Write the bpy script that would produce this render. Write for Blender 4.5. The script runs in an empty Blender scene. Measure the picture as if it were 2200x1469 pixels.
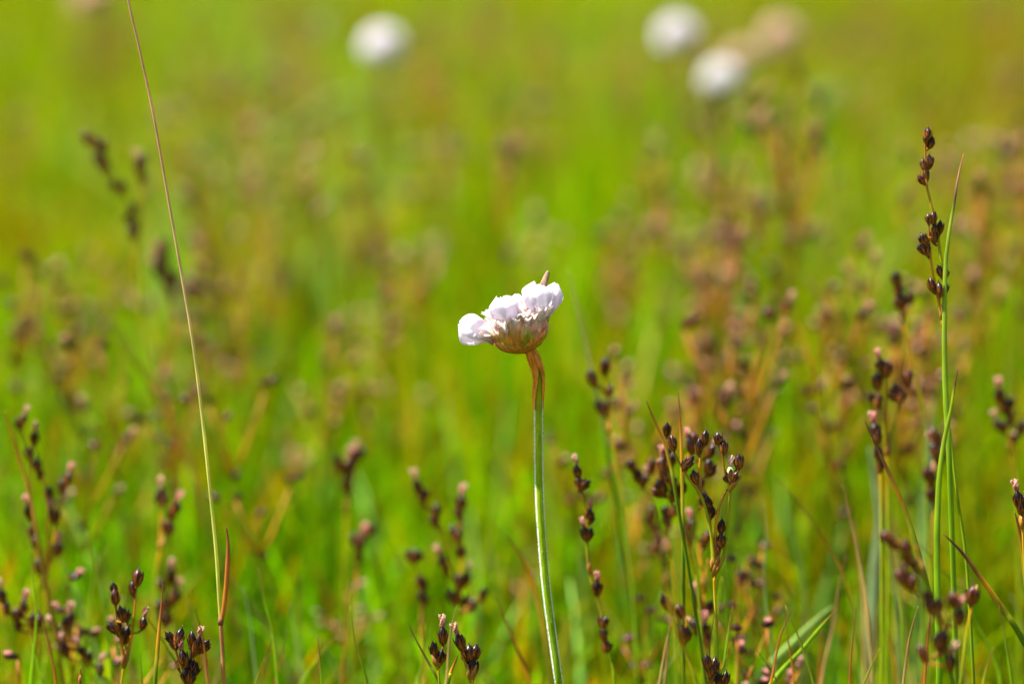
import bpy, math, random
import numpy as np
from mathutils import Vector, Matrix, Quaternion, noise as mnoise

# ------------------------------------------------------------------ camera, light, exposure
SC = bpy.context.scene
W0, H0, FPX = 2200.0, 1469.0, 6111.0        # size of the photo and focal length in its pixels (100 mm lens)
HC, PITCH, D0 = 0.233, math.atan(0.1973), 0.556
CAM = Vector((0, 0, HC))
RT = Vector((1, 0, 0))
FW = Vector((0, math.cos(PITCH), -math.sin(PITCH)))
UP = Vector((0, math.sin(PITCH), math.cos(PITCH)))
cd = bpy.data.cameras.new('camera'); cam = bpy.data.objects.new('camera', cd); SC.collection.objects.link(cam)
cam.location = CAM; cam.rotation_euler = (math.pi/2 - PITCH, 0, 0)
cd.sensor_width = 36; cd.lens = 36*FPX/W0; cd.clip_start = 0.02; cd.clip_end = 500
cd.dof.use_dof = True; cd.dof.focus_distance = D0; cd.dof.aperture_fstop = 7.0
SC.camera = cam

SUN = Vector((-0.46, 0.12, 0.88)).normalized()      # towards the sun: high, behind and to the left of the flower
w = bpy.data.worlds.new('World'); SC.world = w; w.use_nodes = True
nt = w.node_tree; bg = nt.nodes['Background']
sky = nt.nodes.new('ShaderNodeTexSky'); sky.sky_type = 'NISHITA'; sky.sun_disc = False
sky.sun_elevation = math.asin(SUN.z); sky.sun_rotation = math.atan2(SUN.x, SUN.y)
sky.dust_density = 2.5
hs = nt.nodes.new('ShaderNodeHueSaturation'); hs.inputs['Saturation'].default_value = 0.55
nt.links.new(sky.outputs[0], hs.inputs['Color']); nt.links.new(hs.outputs[0], bg.inputs[0]); bg.inputs[1].default_value = 0.06
sl = bpy.data.lights.new('sun', 'SUN'); sl.energy = 5.0; sl.angle = math.radians(0.5); sl.color = (1.0, 0.95, 0.86)
so = bpy.data.objects.new('sun', sl); SC.collection.objects.link(so)
so.rotation_euler = (-SUN).to_track_quat('-Z', 'Y').to_euler(); so.location = (-1, 1, 3)
SC.view_settings.view_transform = 'Standard'; SC.view_settings.look = 'None'
SC.view_settings.exposure = 2.25; SC.view_settings.gamma = 1.0; SC.view_settings.use_curve_mapping = False
SC.cycles.use_denoising = True
SC.cycles.max_bounces = 10; SC.cycles.diffuse_bounces = 6; SC.cycles.transmission_bounces = 6
SC.cycles.caustics_reflective = False; SC.cycles.caustics_refractive = False
SC.cycles.sample_clamp_indirect = 4.0

rnd = random.Random(7)
MM = 0.001

def P(px, py, z):
    return CAM + (FW + RT*((px - W0/2)/FPX) + UP*((H0/2 - py)/FPX))*z

# ------------------------------------------------------------------ materials (all procedural, colour from the mesh's own attribute)
def plant_mat(name, rough=0.5, trans=0.4, spec=0.3, nscale=900.0, namt=0.35, stretch=(1, 1, 0.15), bump=0.0, sss=0.0, coat=0.0):
    m = bpy.data.materials.new(name); m.use_nodes = True
    n = m.node_tree; L = n.links; n.nodes.clear()
    out = n.nodes.new('ShaderNodeOutputMaterial')
    at = n.nodes.new('ShaderNodeAttribute'); at.attribute_name = 'col'
    tc = n.nodes.new('ShaderNodeTexCoord'); mp = n.nodes.new('ShaderNodeMapping'); mp.inputs['Scale'].default_value = stretch
    no = n.nodes.new('ShaderNodeTexNoise'); no.inputs['Scale'].default_value = nscale; no.inputs['Detail'].default_value = 4
    L.new(tc.outputs['Object'], mp.inputs[0]); L.new(mp.outputs[0], no.inputs['Vector'])
    mr = n.nodes.new('ShaderNodeMapRange'); mr.inputs[1].default_value = 0.3; mr.inputs[2].default_value = 0.7
    mr.inputs[3].default_value = 1 - namt; mr.inputs[4].default_value = 1 + namt
    L.new(no.outputs[0], mr.inputs[0])
    mx = n.nodes.new('ShaderNodeVectorMath'); mx.operation = 'SCALE'
    L.new(at.outputs['Color'], mx.inputs[0]); L.new(mr.outputs[0], mx.inputs['Scale'])
    pb = n.nodes.new('ShaderNodeBsdfPrincipled'); pb.inputs['Roughness'].default_value = rough
    pb.inputs['Specular IOR Level'].default_value = spec
    if coat: pb.inputs['Coat Weight'].default_value = coat; pb.inputs['Coat Roughness'].default_value = 0.12
    L.new(mx.outputs[0], pb.inputs['Base Color'])
    if sss:
        pb.inputs['Subsurface Weight'].default_value = sss; pb.inputs['Subsurface Radius'].default_value = (0.6, 0.4, 0.3)
        pb.inputs['Subsurface Scale'].default_value = 0.001
    if bump:
        bn = n.nodes.new('ShaderNodeBump'); bn.inputs['Strength'].default_value = bump; bn.inputs['Distance'].default_value = 0.00015
        L.new(no.outputs[0], bn.inputs['Height']); L.new(bn.outputs[0], pb.inputs['Normal'])
    if trans:
        tr = n.nodes.new('ShaderNodeBsdfTranslucent'); L.new(mx.outputs[0], tr.inputs[0])
        ms = n.nodes.new('ShaderNodeMixShader'); ms.inputs[0].default_value = trans
        L.new(pb.outputs[0], ms.inputs[1]); L.new(tr.outputs[0], ms.inputs[2]); L.new(ms.outputs[0], out.inputs[0])
    else:
        L.new(pb.outputs[0], out.inputs[0])
    return m

M_SWARD = plant_mat('sward_blades', 0.8, 0.60, 0.0, 120, 0.2)
M_BLADE = plant_mat('leaf_blade', 0.5, 0.5, 0.15, 700, 0.25, (1, 1, 0.08), 0.2)
M_STEM = plant_mat('rush_stem', 0.5, 0.4, 0.14, 700, 0.25, (1, 1, 0.1), 0.2)
M_CAPS = plant_mat('capsule_skin', 0.34, 0.10, 0.16, 1500, 0.4, (1, 1, 0.35), 0.35)
M_PINK = plant_mat('pink_stigma', 0.7, 0.4, 0.2, 2500, 0.2, (1, 1, 1), 0.3)
M_PETAL = plant_mat('petal', 0.55, 0.55, 0.25, 1300, 0.07, (1, 1, .5), 0.6)
M_BRACT = plant_mat('papery_bract', 0.6, 0.6, 0.1, 1600, 0.35, (1, 1, 0.3), 0.6)
M_HAIR = plant_mat('fine_hair', 0.5, 0.45, 0.4, 500, 0.1)
M_FSTEM = plant_mat('scape', 0.7, 0.5, 0.05, 1800, 0.25, (1, 1, 0.1), 0.4)

# ------------------------------------------------------------------ mesh builder
class MB:
    def __init__(s): s.v = []; s.f = []; s.c = []; s.mi = []
    def grid(s, rows, cols, close=False, mi=0):
        """rows: list of lists of points, cols: the same shape, colours"""
        b = len(s.v); nr = len(rows); nc = len(rows[0])
        for r, cr in zip(rows, cols):
            s.v.extend(tuple(p) for p in r); s.c.extend(cr)
        for i in range(nr - 1):
            for j in range(nc if close else nc - 1):
                k = (j + 1) % nc
                s.f.append((b + i*nc + j, b + i*nc + k, b + (i+1)*nc + k, b + (i+1)*nc + j)); s.mi.append(mi)
    def tube(s, pts, rad, col, n=8, flat=1.0, mi=0, fdir=None):
        """pts list of Vector, rad list, col list of rgb; flat squeezes the section along fdir"""
        pts = [Vector(p) for p in pts]; rows = []; cols = []
        ref = Vector(fdir) if fdir is not None else Vector((0, 1, 0))
        for i, p in enumerate(pts):
            t = (pts[min(i+1, len(pts)-1)] - pts[max(i-1, 0)]).normalized()
            a = t.cross(ref)
            if a.length < 1e-3: a = t.cross(Vector((1, 0, 0)))
            a.normalize(); b = a.cross(t).normalized()
            rows.append([p + (a*math.cos(k*2*math.pi/n) + b*math.sin(k*2*math.pi/n)*flat)*rad[i] for k in range(n)])
            cols.append([col[i]]*n)
        s.grid(rows, cols, True, mi)
        b0 = len(s.v) - n*len(pts)
        s.f.append(tuple(b0 + k for k in range(n))[::-1]); s.mi.append(mi)
        b1 = len(s.v) - n
        s.f.append(tuple(b1 + k for k in range(n))); s.mi.append(mi)
    def hair(s, p, d, l, r, col, mi=0):
        d = d.normalized(); a = d.orthogonal().normalized(); b = d.cross(a); n0 = len(s.v)
        for k in range(3):
            an = k*2.094
            s.v.append(tuple(p + (a*math.cos(an) + b*math.sin(an))*r)); s.c.append(col)
        s.v.append(tuple(p + d*l)); s.c.append(col)
        for k in range(3): s.f.append((n0+k, n0+(k+1) % 3, n0+3)); s.mi.append(mi)
    def mesh(s, name, mats, smooth=True):
        me = bpy.data.meshes.new(name); me.from_pydata(s.v, [], s.f)
        at = me.color_attributes.new('col', 'FLOAT_COLOR', 'POINT')
        arr = np.ones((len(s.v), 4), np.float32); arr[:, :3] = np.array([c[:3] for c in s.c], np.float32).reshape(-1, 3)
        at.data.foreach_set('color', arr.ravel())
        if not isinstance(mats, (list, tuple)): mats = [mats]
        for m in mats: me.materials.append(m)
        if len(mats) > 1: me.polygons.foreach_set('material_index', s.mi)
        me.polygons.foreach_set('use_smooth', [smooth]*len(me.polygons))
        me.update(); return me

COL = SC.collection
def link(name, me, parent=None, loc=None, rot=None, scale=None):
    o = bpy.data.objects.new(name, me); COL.objects.link(o)
    if parent is not None: o.parent = parent
    if loc is not None: o.location = loc
    if rot is not None: o.rotation_mode = 'QUATERNION'; o.rotation_quaternion = rot
    if scale is not None: o.scale = (scale,)*3
    return o
def tag(o, label=None, cat=None, group=None, kind=None):
    if label: o['label'] = label
    if cat: o['category'] = cat
    if group: o['group'] = group
    if kind: o['kind'] = kind
    return o
def empty(name, loc):
    o = bpy.data.objects.new(name, None); COL.objects.link(o); o.location = loc; o.empty_display_size = 0.005; return o

def lerp(a, b, t): return tuple(a[i] + (b[i] - a[i])*t for i in range(len(a)))
def ramp(stops, t):
    for (t0, c0), (t1, c1) in zip(stops, stops[1:]):
        if t <= t1: return lerp(c0, c1, max(0, min(1, (t - t0)/max(1e-6, t1 - t0))))
    return stops[-1][1]
def smooth_path(pts, n=4):
    """Catmull-Rom through Vectors"""
    pts = [Vector(p) for p in pts]
    if len(pts) < 3: return [pts[0].lerp(pts[-1], k/6) for k in range(7)]
    out = []; e = [pts[0]*2 - pts[1]] + pts + [pts[-1]*2 - pts[-2]]
    for i in range(1, len(e) - 2):
        p0, p1, p2, p3 = e[i-1:i+3]
        for k in range(n):
            t = k/n
            out.append(0.5*((2*p1) + (p2 - p0)*t + (2*p0 - 5*p1 + 4*p2 - p3)*t*t + (3*p1 - p0 - 3*p2 + p3)*t**3))
    out.append(pts[-1]); return out

# real surface colours
GREEN = (0.11, 0.22, 0.003); YGREEN = (0.24, 0.30, 0.004); ORANGE = (0.52, 0.24, 0.010); DORANGE = (0.32, 0.11, 0.012)
BROWN = (0.11, 0.05, 0.025); STRAW = (0.33, 0.25, 0.10); DARK = (0.012, 0.006, 0.008); MAROON = (0.05, 0.012, 0.012)
PINK = (0.62, 0.24, 0.22); PALE = (0.24, 0.33, 0.14)

# ------------------------------------------------------------------ the ground
def ground():
    n = 120; S = 60.0; mb = MB(); rows = []; cols = []
    t = np.linspace(-1, 1, n); a = np.sign(t)*np.abs(t)**3*S
    for y in a:
        rows.append([(x, y, 0.003*mnoise.noise(Vector((x*6, y*6, 0))) - 0.002) for x in a])
        cols.append([(0.05, 0.06, 0.012)]*n)
    mb.grid(rows, cols)
    m = bpy.data.materials.new('mossy_ground'); m.use_nodes = True; nn = m.node_tree; L = nn.links
    pb = nn.nodes['Principled BSDF']; pb.inputs['Roughness'].default_value = 0.9; pb.inputs['Specular IOR Level'].default_value = 0.1
    tc = nn.nodes.new('ShaderNodeTexCoord'); no = nn.nodes.new('ShaderNodeTexNoise'); no.inputs['Scale'].default_value = 14; no.inputs['Detail'].default_value = 8
    cr = nn.nodes.new('ShaderNodeValToRGB'); e = cr.color_ramp.elements
    e[0].position = 0.35; e[0].color = (0.035, 0.03, 0.010, 1); e[1].position = 0.62; e[1].color = (0.07, 0.12, 0.010, 1)
    x = e.new(0.5); x.color = (0.05, 0.085, 0.008, 1)
    L.new(tc.outputs['Object'], no.inputs['Vector']); L.new(no.outputs[0], cr.inputs[0]); L.new(cr.outputs[0], pb.inputs['Base Color'])
    o = link('ground', mb.mesh('ground', m)); tag(o, 'mossy damp meadow ground under the grass', None, None, 'structure')
ground()

# ------------------------------------------------------------------ the sward: uncountable blades, one mesh per stretch
# patches of differently coloured turf; kind P paints in the pale sheen of glossy blades: x, y of the blade tip in the photo, spread, kind, strength
KINDS = ['G', 'Y', 'O', 'B', 'P', 'S', 'V']
KB = np.array([[.078, .185, .0006], [.142, .215, .0006], [.26, .16, .001], [.11, .072, .002], [.12, .26, .035], [.28, .23, .025], [.095, .250, .0006]])
KT = np.array([[.102, .222, .0006], [.190, .252, .001], [.36, .17, .002], [.16, .070, .008], [.20, .34, .07], [.36, .30, .06], [.115, .290, .0006]])
PATCH = [(2160, 250, 90, 'O', .7), (2120, 150, 140, 'B', 1.6), (2190, 60, 100, 'B', 1.2), (1750, 60, 160, 'Y', 3), (680, 230, 150, 'P', 1.6), (470, 330, 140, 'P', 1.0), (420, 120, 120, 'P', .8),
         (1450, 720, 150, 'V', 4), (1290, 300, 160, 'V', 3), (560, 900, 150, 'V', 3), (600, 1250, 160, 'V', 3), (850, 950, 120, 'V', 2),
         (100, 330, 120, 'B', 1.2), (530, 150, 100, 'B', .9), (600, 430, 90, 'B', 1.2), (300, 720, 120, 'B', 1.2), (480, 620, 90, 'B', .8),
         (900, 500, 150, 'G', 2), (740, 560, 140, 'Y', 2), (1000, 60, 200, 'Y', 3), (1180, 230, 120, 'Y', 1), (960, 300, 120, 'Y', 2), (30, 560, 120, 'V', 2), (0, 60, 60, 'G', 4),
         (1900, 330, 130, 'P', .8), (1270, 130, 120, 'P', .8), (1500, 400, 160, 'G', 2), (1750, 330, 120, 'Y', 3), (1830, 950, 100, 'O', 1.2), (1600, 760, 120, 'G', 2),
         (820, 1180, 90, 'P', 1.4), (1180, 1080, 60, 'P', 1.0), (870, 720, 130, 'O', .8), (380, 900, 100, 'O', 1.0), (1950, 600, 150, 'Y', 1), (2100, 700, 150, 'G', 1.5)]
def sward(name, N, xr, yr, hrange, wrange, seed, xw):
    rs = np.random.RandomState(seed)
    y = rs.uniform(yr[0]**.7, yr[1]**.7, N)**(1/.7)
    x = rs.uniform(-1, 1, N)*(xr + xw*y)
    # clumped heights
    cl = np.array([mnoise.noise(Vector((a*9, b*9, 3.3))) for a, b in zip(x, y)])
    cl2 = np.array([mnoise.noise(Vector((a*2.5, b*2.5, 7.7))) for a, b in zip(x, y)])
    hmax = np.interp(y, [0.0, .52, .60, .68, .80, 1.0, 4], hrange)
    h = hmax*(rs.uniform(.55, 1.0, N) + .22*cl)
    h = np.clip(h, .012, None)
    az = rs.uniform(0, 2*np.pi, N); lean = np.abs(rs.normal(0, .38, N)) + .03; curve = rs.normal(0, .35, N)
    wid = rs.uniform(*wrange, N)*np.interp(y, [0, .7, 2, 10], [.8, 1, 1.1, 3])
    # colours
    tz = h
    depth = y*math.cos(PITCH) + (HC - tz)*math.sin(PITCH)
    px = W0/2 + FPX*x/depth; py = H0/2 - FPX*((tz - HC)*math.cos(PITCH) + y*math.sin(PITCH))/depth
    wt = np.tile(np.array([2.2, 1.3, .22, .25, .16, .14, 1.4]), (N, 1))
    top = np.clip((700 - py)/700, 0, 1.2); wt[:, 4:6] *= (1 - .5*np.clip(top, 0, 1))[:, None]
    wt[:, 1] += 1.3*top; wt[:, 3] += .18*top; wt[:, 2] += .03*top; wt[:, 6] *= 1 - .6*np.clip(top, 0, 1)
    for (qx, qy, sg, k, st) in PATCH:
        wt[:, KINDS.index(k)] += st*np.exp(-((px-qx)**2 + (py-qy)**2)/(2*sg*sg))*1.6
    wt[:, 6] *= np.exp(1.5*cl2); wt[:, 1] *= np.exp(-1.2*cl2); wt /= wt.sum(1, keepdims=True)
    cum = wt.cumsum(1); k = (rs.rand(N, 1) > cum).sum(1).clip(0, 6)
    cb, ct = KB[k], KT[k]
    br = rs.uniform(.75, 1.25, (N, 1)); cb = cb*br; ct = ct*br
    dead = (rs.rand(N) < .16)
    ct[dead] = KT[2]*rs.uniform(.4, 1.0, (dead.sum(), 1))
    T = np.array([0, .3, .55, .78, .93]); nS = len(T)
    ux, uy = np.cos(az), np.sin(az)
    pa = rs.uniform(0, np.pi, N); sx, sy = np.cos(pa), np.sin(pa)
    V = np.zeros((N, nS*3 + 1, 3), np.float32); C = np.ones((N, nS*3 + 1, 4), np.float32)
    def centre(t):
        off = h*(lean*t + curve*t*t*.6)
        zz = h*t*(1 - .25*(np.abs(curve) + lean*.4)*t*t)
        return x + ux*off, y + uy*off, zz - .003
    for i, t in enumerate(T):
        cx, cy, cz = centre(t); ww = wid*(1 - .75*t**2.2)*.5
        for j, s in enumerate((-1, 0, 1)):
            V[:, i*3+j, 0] = cx + sx*ww*s + (-sy)*ww*.5*(s == 0)
            V[:, i*3+j, 1] = cy + sy*ww*s + sx*ww*.5*(s == 0)
            V[:, i*3+j, 2] = cz
            C[:, i*3+j, :3] = cb + (ct - cb)*t**1.6
    cx, cy, cz = centre(1.0); V[:, -1, 0] = cx; V[:, -1, 1] = cy; V[:, -1, 2] = cz; C[:, -1, :3] = ct
    F = []
    for i in range(nS - 1):
        for j in (0, 1): F.append((i*3+j, i*3+j+1, (i+1)*3+j+1, (i+1)*3+j))
    quads = np.array(F); tris = np.array([((nS-1)*3, (nS-1)*3+1, nS*3), ((nS-1)*3+1, (nS-1)*3+2, nS*3)])
    base = (np.arange(N)*(nS*3+1))[:, None, None]
    q = (quads[None] + base).reshape(-1, 4); tr = (tris[None] + base).reshape(-1, 3)
    me = bpy.data.meshes.new(name); me.vertices.add(N*(nS*3+1)); me.vertices.foreach_set('co', V.ravel())
    me.loops.add(q.size + tr.size); me.loops.foreach_set('vertex_index', np.concatenate([q.ravel(), tr.ravel()]).astype(np.int32))
    me.polygons.add(len(q) + len(tr))
    ls = np.concatenate([np.arange(len(q))*4, q.size + np.arange(len(tr))*3]).astype(np.int32)
    me.polygons.foreach_set('loop_start', ls)
    me.polygons.foreach_set('use_smooth', np.ones(len(ls), bool))
    at = me.color_attributes.new('col', 'FLOAT_COLOR', 'POINT'); at.data.foreach_set('color', C.ravel())
    me.materials.append(M_SWARD); me.update(calc_edges=True); me.validate()
    return link(name, me)
tag(sward('meadow_grass', 62000, .14, (.30, 3.4), (.030, .030, .032, .050, .075, .092, .105), (.0011, .0024), 3, .23),
    'dense green and yellow meadow grass filling the picture', None, None, 'stuff')
tag(sward('grass', 30000, .45, (.05, 4.2), (.026, .026, .030, .045, .070, .09, .10), (.0014, .0026), 5, .55),
    'meadow grass at the sides of the view', None, None, 'stuff')
tag(sward('distant_grass', 26000, 1.0, (3.9, 16.0), (.1, .1, .1, .1, .1, .1, .11), (.003, .006), 9, .6),
    'blurred far grass of the meadow', None, None, 'stuff')

# ------------------------------------------------------------------ capsules of the rush
def capsule_mb(kind, seed, mb=None, M=None, lo=False, ms=(0, 1)):
    """a capsule 3 mm long standing on +Z; returns body builder and stigma builder"""
    r = random.Random(seed); body = mb or MB(); st = mb or MB(); X = M or Matrix.Identity(4)
    nu, nv = (7, 6) if lo else (15, 12)
    Ln = 3.0*MM*r.uniform(.86, 1.08); R = 0.78*MM*r.uniform(.86, 1.10)
    if kind == 'pale': top = (0.45, 0.48, 0.22); bot = (0.55, 0.5, 0.3)
    elif kind == 'red': top = (0.050, 0.011, 0.011); bot = (0.15, 0.035, 0.014)
    elif kind == 'tan': top = (0.22, 0.13, 0.06); bot = (0.16, 0.07, 0.03)
    else: top = (0.006, 0.0022, 0.003); bot = (0.07, 0.018, 0.004)
    rows = []; cols = []
    for i in range(nv + 1):
        t = i/nv
        rr = R*np.interp(t, [0, .08, .2, .38, .55, .7, .82, .92, 1], [.3, .62, .90, 1.0, .97, .82, .58, .30, .06])
        if i == 0: rr = R*.3
        rows.append([X @ Vector((math.cos(a)*rr*(1 + .07*math.cos(3*a)), math.sin(a)*rr*(1 + .07*math.cos(3*a)), Ln*t))
                     for a in [k*2*math.pi/nu for k in range(nu)]])
        c = lerp(bot, top, min(1, t*2.2)); cols.append([tuple(v*r.uniform(.85, 1.15) for v in c)]*nu)
    body.grid(rows, cols, True, ms[0])
    # tepals: six pointed scales clasping the lower part
    if not lo:
        for k in range(6):
            an = k*math.pi/3 + .2; long = .72 + .12*(k % 2) + r.uniform(-.05, .05); sp = .10 + r.random()*.10 + (.45 if kind == 'pale' else 0)*(k % 2)
            rows = []; cols = []
            for i in range(7):
                t = i/6; rr = R*(.35 + .78*math.sin(math.pi*min(.9, t*.62 + .06)))*(1.04) + sp*R*t**3
                hw = .50*math.sin(math.pi*(t*.86 + .12))**.8 if t < 1 else .02
                rows.append([X @ Vector((math.cos(an + s*hw)*(rr + .03*R*(1 - abs(s))), math.sin(an + s*hw)*(rr + .03*R*(1 - abs(s))), Ln*long*t + .00002)) for s in (-1, -.4, .4, 1)])
                mid = lerp((.16, .045, .006), (.010, .003, .003), min(1, t*1.4)); ed = lerp((.40, .14, .012), (.07, .016, .008), t)
                if kind == 'pale': mid = lerp((.3, .12, .04), (.03, .01, .008), t)
                cols.append([ed, mid, mid, ed])
            body.grid(rows, cols, False, ms[0])
    # style tip / pink feathery stigmas
    if kind in ('pink', 'pale'):
        for k in range(3):
            a0 = k*2.1 + r.random(); pts = []; n = 5 if lo else 9
            for i in range(n):
                t = i/(n - 1); rad = (.12 + .42*t*(.5 + .5*math.sin(k + t*2)))*MM
                pts.append(X @ Vector((math.cos(a0 + t*3.0)*rad, math.sin(a0 + t*3.0)*rad, Ln*.93 + (1.9 if lo else 1.6)*MM*t)))
            pr = [(.34 if lo else .22)*MM*(1 - .5*i/(n - 1)) for i in range(n)]
            ck = r.random(); pc = [lerp(lerp((.50, .08, .09), (.38, .15, .09), ck), lerp((.68, .26, .26), (.60, .38, .28), ck), i/(n - 1)) if kind == 'pink' else (.8, .5, .45) for i in range(n)]
            st.tube(pts, pr, pc, 5, 1, ms[1])
            if not lo:
                for q in range(60):
                    i = r.randrange(n); d = Vector((r.gauss(0, 1), r.gauss(0, 1), r.gauss(.4, 1)))
                    st.hair(pts[i] + d.normalized()*pr[i]*.7, d, .32*MM, .06*MM, pc[i], ms[1])
    elif kind in ('dark', 'red') and not lo:
        st2 = MB() if mb is None else mb
        body.tube([X @ Vector((0, 0, Ln*.97)), X @ Vector((.05*MM, 0, Ln*1.12))], [.09*MM, .04*MM], [(.12, .05, .03)]*2, 5, 1, ms[0])
    return body, st
CAPS = {}
for kd in ('dark', 'pink', 'pale', 'red', 'tan'):
    CAPS[kd] = []
    for sd in range(6):
        b, s = capsule_mb(kd, sd*13 + len(kd))
        CAPS[kd].append((b.mesh('capsule_' + kd, M_CAPS), s.mesh('stigma_' + kd, M_PINK) if s.v else None))

def place_capsule(root, centre, d, scale, kind, rng):
    """capsule whose middle sits at centre, pointing along d; returns its base point"""
    d = d.normalized(); base = centre - d*1.5*MM*scale
    q = Vector((0, 0, 1)).rotation_difference(d) @ Quaternion((0, 0, 1), rng.uniform(0, 6.28))
    bm, sm = CAPS[kind][rng.randrange(6)]
    o = link('seed_capsule', bm, root, base - root.location, q, scale)
    if kind == 'pink': o['label'] = 'seed capsule tipped with a pink stigma tuft'
    if kind == 'pale': o['label'] = 'pale green open capsule with pink stigma'
    if sm: link('stigma_tuft', sm, o)
    return base

BR_COL = [(0, GREEN), (.35, YGREEN), (.7, ORANGE), (1, DORANGE)]
def nearest_on(paths, p, below=True):
    best = None
    for pts in paths:
        for q in pts:
            if q.z > p.z + .0002: continue
            dd = (q - p).length + abs(p.z - q.z)*.15
            if best is None or dd < best[0]: best = (dd, q)
    return best[1] if best else paths[0][0]

def to_ground(pts, swing=None, rng=rnd):
    """continue a path (listed from the top down) to z = 0"""
    a, b = pts[-2], pts[-1]; d = (b - a).normalized()
    if b.z <= 0: return pts
    h = b.z; dx = d.x/max(.3, -d.z) ; dy = rng.uniform(-.08, .08)
    for t in (.35, .7, 1.0):
        pts.append(Vector((b.x + dx*h*(t - .35*t*t), b.y + dy*h*t, h*(1 - t) - (.002 if t == 1 else 0))))
    return pts

def hero_rush(label, z, stem, branches, caps, rs=.42, stemcol=None, cat='rush', dz=2.0, wob=1.6, kinds=None, seed=1, brr=.30):
    z = D0 + (z - D0)*1.25
    """stem: px points from top down; branches: px lists from base up; caps: (px, py, angle, scale, kind)"""
    rng = random.Random(seed)
    sp = to_ground([P(a, b, z + rng.uniform(-.3, .3)*MM) for a, b in stem], None, rng)
    root = empty('rush', (sp[-1].x, sp[-1].y, 0))
    sp = sp[::-1]; s2 = smooth_path(sp, 4); n = len(s2)
    mb = MB(); L0 = root.location
    stemcol = stemcol or [(0, (.12, .18, .004)), (.55, (.20, .29, .005)), (.78, (.28, .30, .006)), (.92, (.48, .30, .008)), (1, (.54, .24, .010))]
    mb.tube([p - L0 for p in s2], [rs*MM*(1.0 - .4*i/(n-1)) for i in range(n)], [ramp(stemcol, i/(n-1)) for i in range(n)], 8)
    link('stem', mb.mesh('stem', M_STEM), root)
    paths = [s2[-len(s2)//3:]]
    for br in branches:
        off = rng.uniform(-dz, dz); m = len(br)
        pts = [P(a, b, z + off*MM*min(1, i/(m-1)*1.6)) for i, (a, b) in enumerate(br)]
        pts = smooth_path(pts, 4); n = len(pts); mb = MB()
        c0 = rng.random()*.3
        mb.tube([p - L0 for p in pts], [brr*MM*(1.25 - .75*i/(n-1)) for i in range(n)],
                [ramp([(0, (.38, .17, .012)), (.25, YGREEN if c0 > .1 else ORANGE), (.6, (.34, .19, .012)), (1, (.26, .08, .015))], i/(n-1)) for i in range(n)], 7)
        # sheathing bract at the foot of the branch
        t0 = (pts[min(3, n-1)] - pts[0]).normalized()
        mb.tube([pts[0] - L0 - t0*.0004, pts[0] - L0 + t0*.0012, pts[0] - L0 + t0*.0035 + RT*.0003], [.00042, .00055, .00012], [ORANGE, (.30, .13, .02), (.34, .2, .06)], 6)
        link('branch', mb.mesh('branch', M_STEM), root)
        paths.append(pts)
    for (cx, cy, ang, sc, kd) in caps:
        c0 = P(cx, cy, z)
        near = nearest_on(paths, c0); dd = (near - c0).dot(FW)
        c = P(cx, cy, z + dd + rng.uniform(-.8, .8)*MM)
        a = math.radians(ang); d = UP*math.cos(a) + RT*math.sin(a) + FW*rng.uniform(-.25, .25)
        base = place_capsule(root, c, d, sc, kd, rng)
        near = nearest_on(paths, base)
        if (near - base).length > .0002:
            mb = MB(); mid = near.lerp(base, .6) - d.normalized()*.0003
            mb.tube([near - L0, mid - L0, base - L0 + d.normalized()*.0002], [.00022, .00020, .00034], [ORANGE, DORANGE, (.16, .05, .02)], 6)
            link('pedicel', mb.mesh('pedicel', M_STEM), root)
    tag(root, label, cat, 'flowering rushes with dark seed capsules among the grass')
    return root

def blade(label, z, pts, wmax, stops, tipw=.1, name='meadow_rush_leaf', cat='leaf', flat=.35, group=None, z2=None, fd=None):
    """pts: px from the tip down, wmax in mm of half width; stops from the tip down"""
    z2 = z if z2 is None else z2; m = len(pts)
    pp = to_ground([P(a, b, z + (z2 - z)*i/(m-1)) for i, (a, b) in enumerate(pts)])
    s = smooth_path(pp, 5); n = len(s); L0 = Vector((s[-1].x, s[-1].y, 0))
    mvis = (m - 1)*5; mb = MB()
    wd = [wmax*MM*(tipw + (1 - tipw)*min(1, (i/(mvis*.75)))**.7) for i in range(n)]
    mb.tube([p - L0 for p in s], wd, [ramp(stops, min(1, i/mvis)) for i in range(n)], 8, flat, 0, fd or (.25, 1, .1))
    o = link(name, mb.mesh(name, M_BLADE)); o.location = L0
    tag(o, label, cat, group); return o

#@@HERO
exec_order = None
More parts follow.
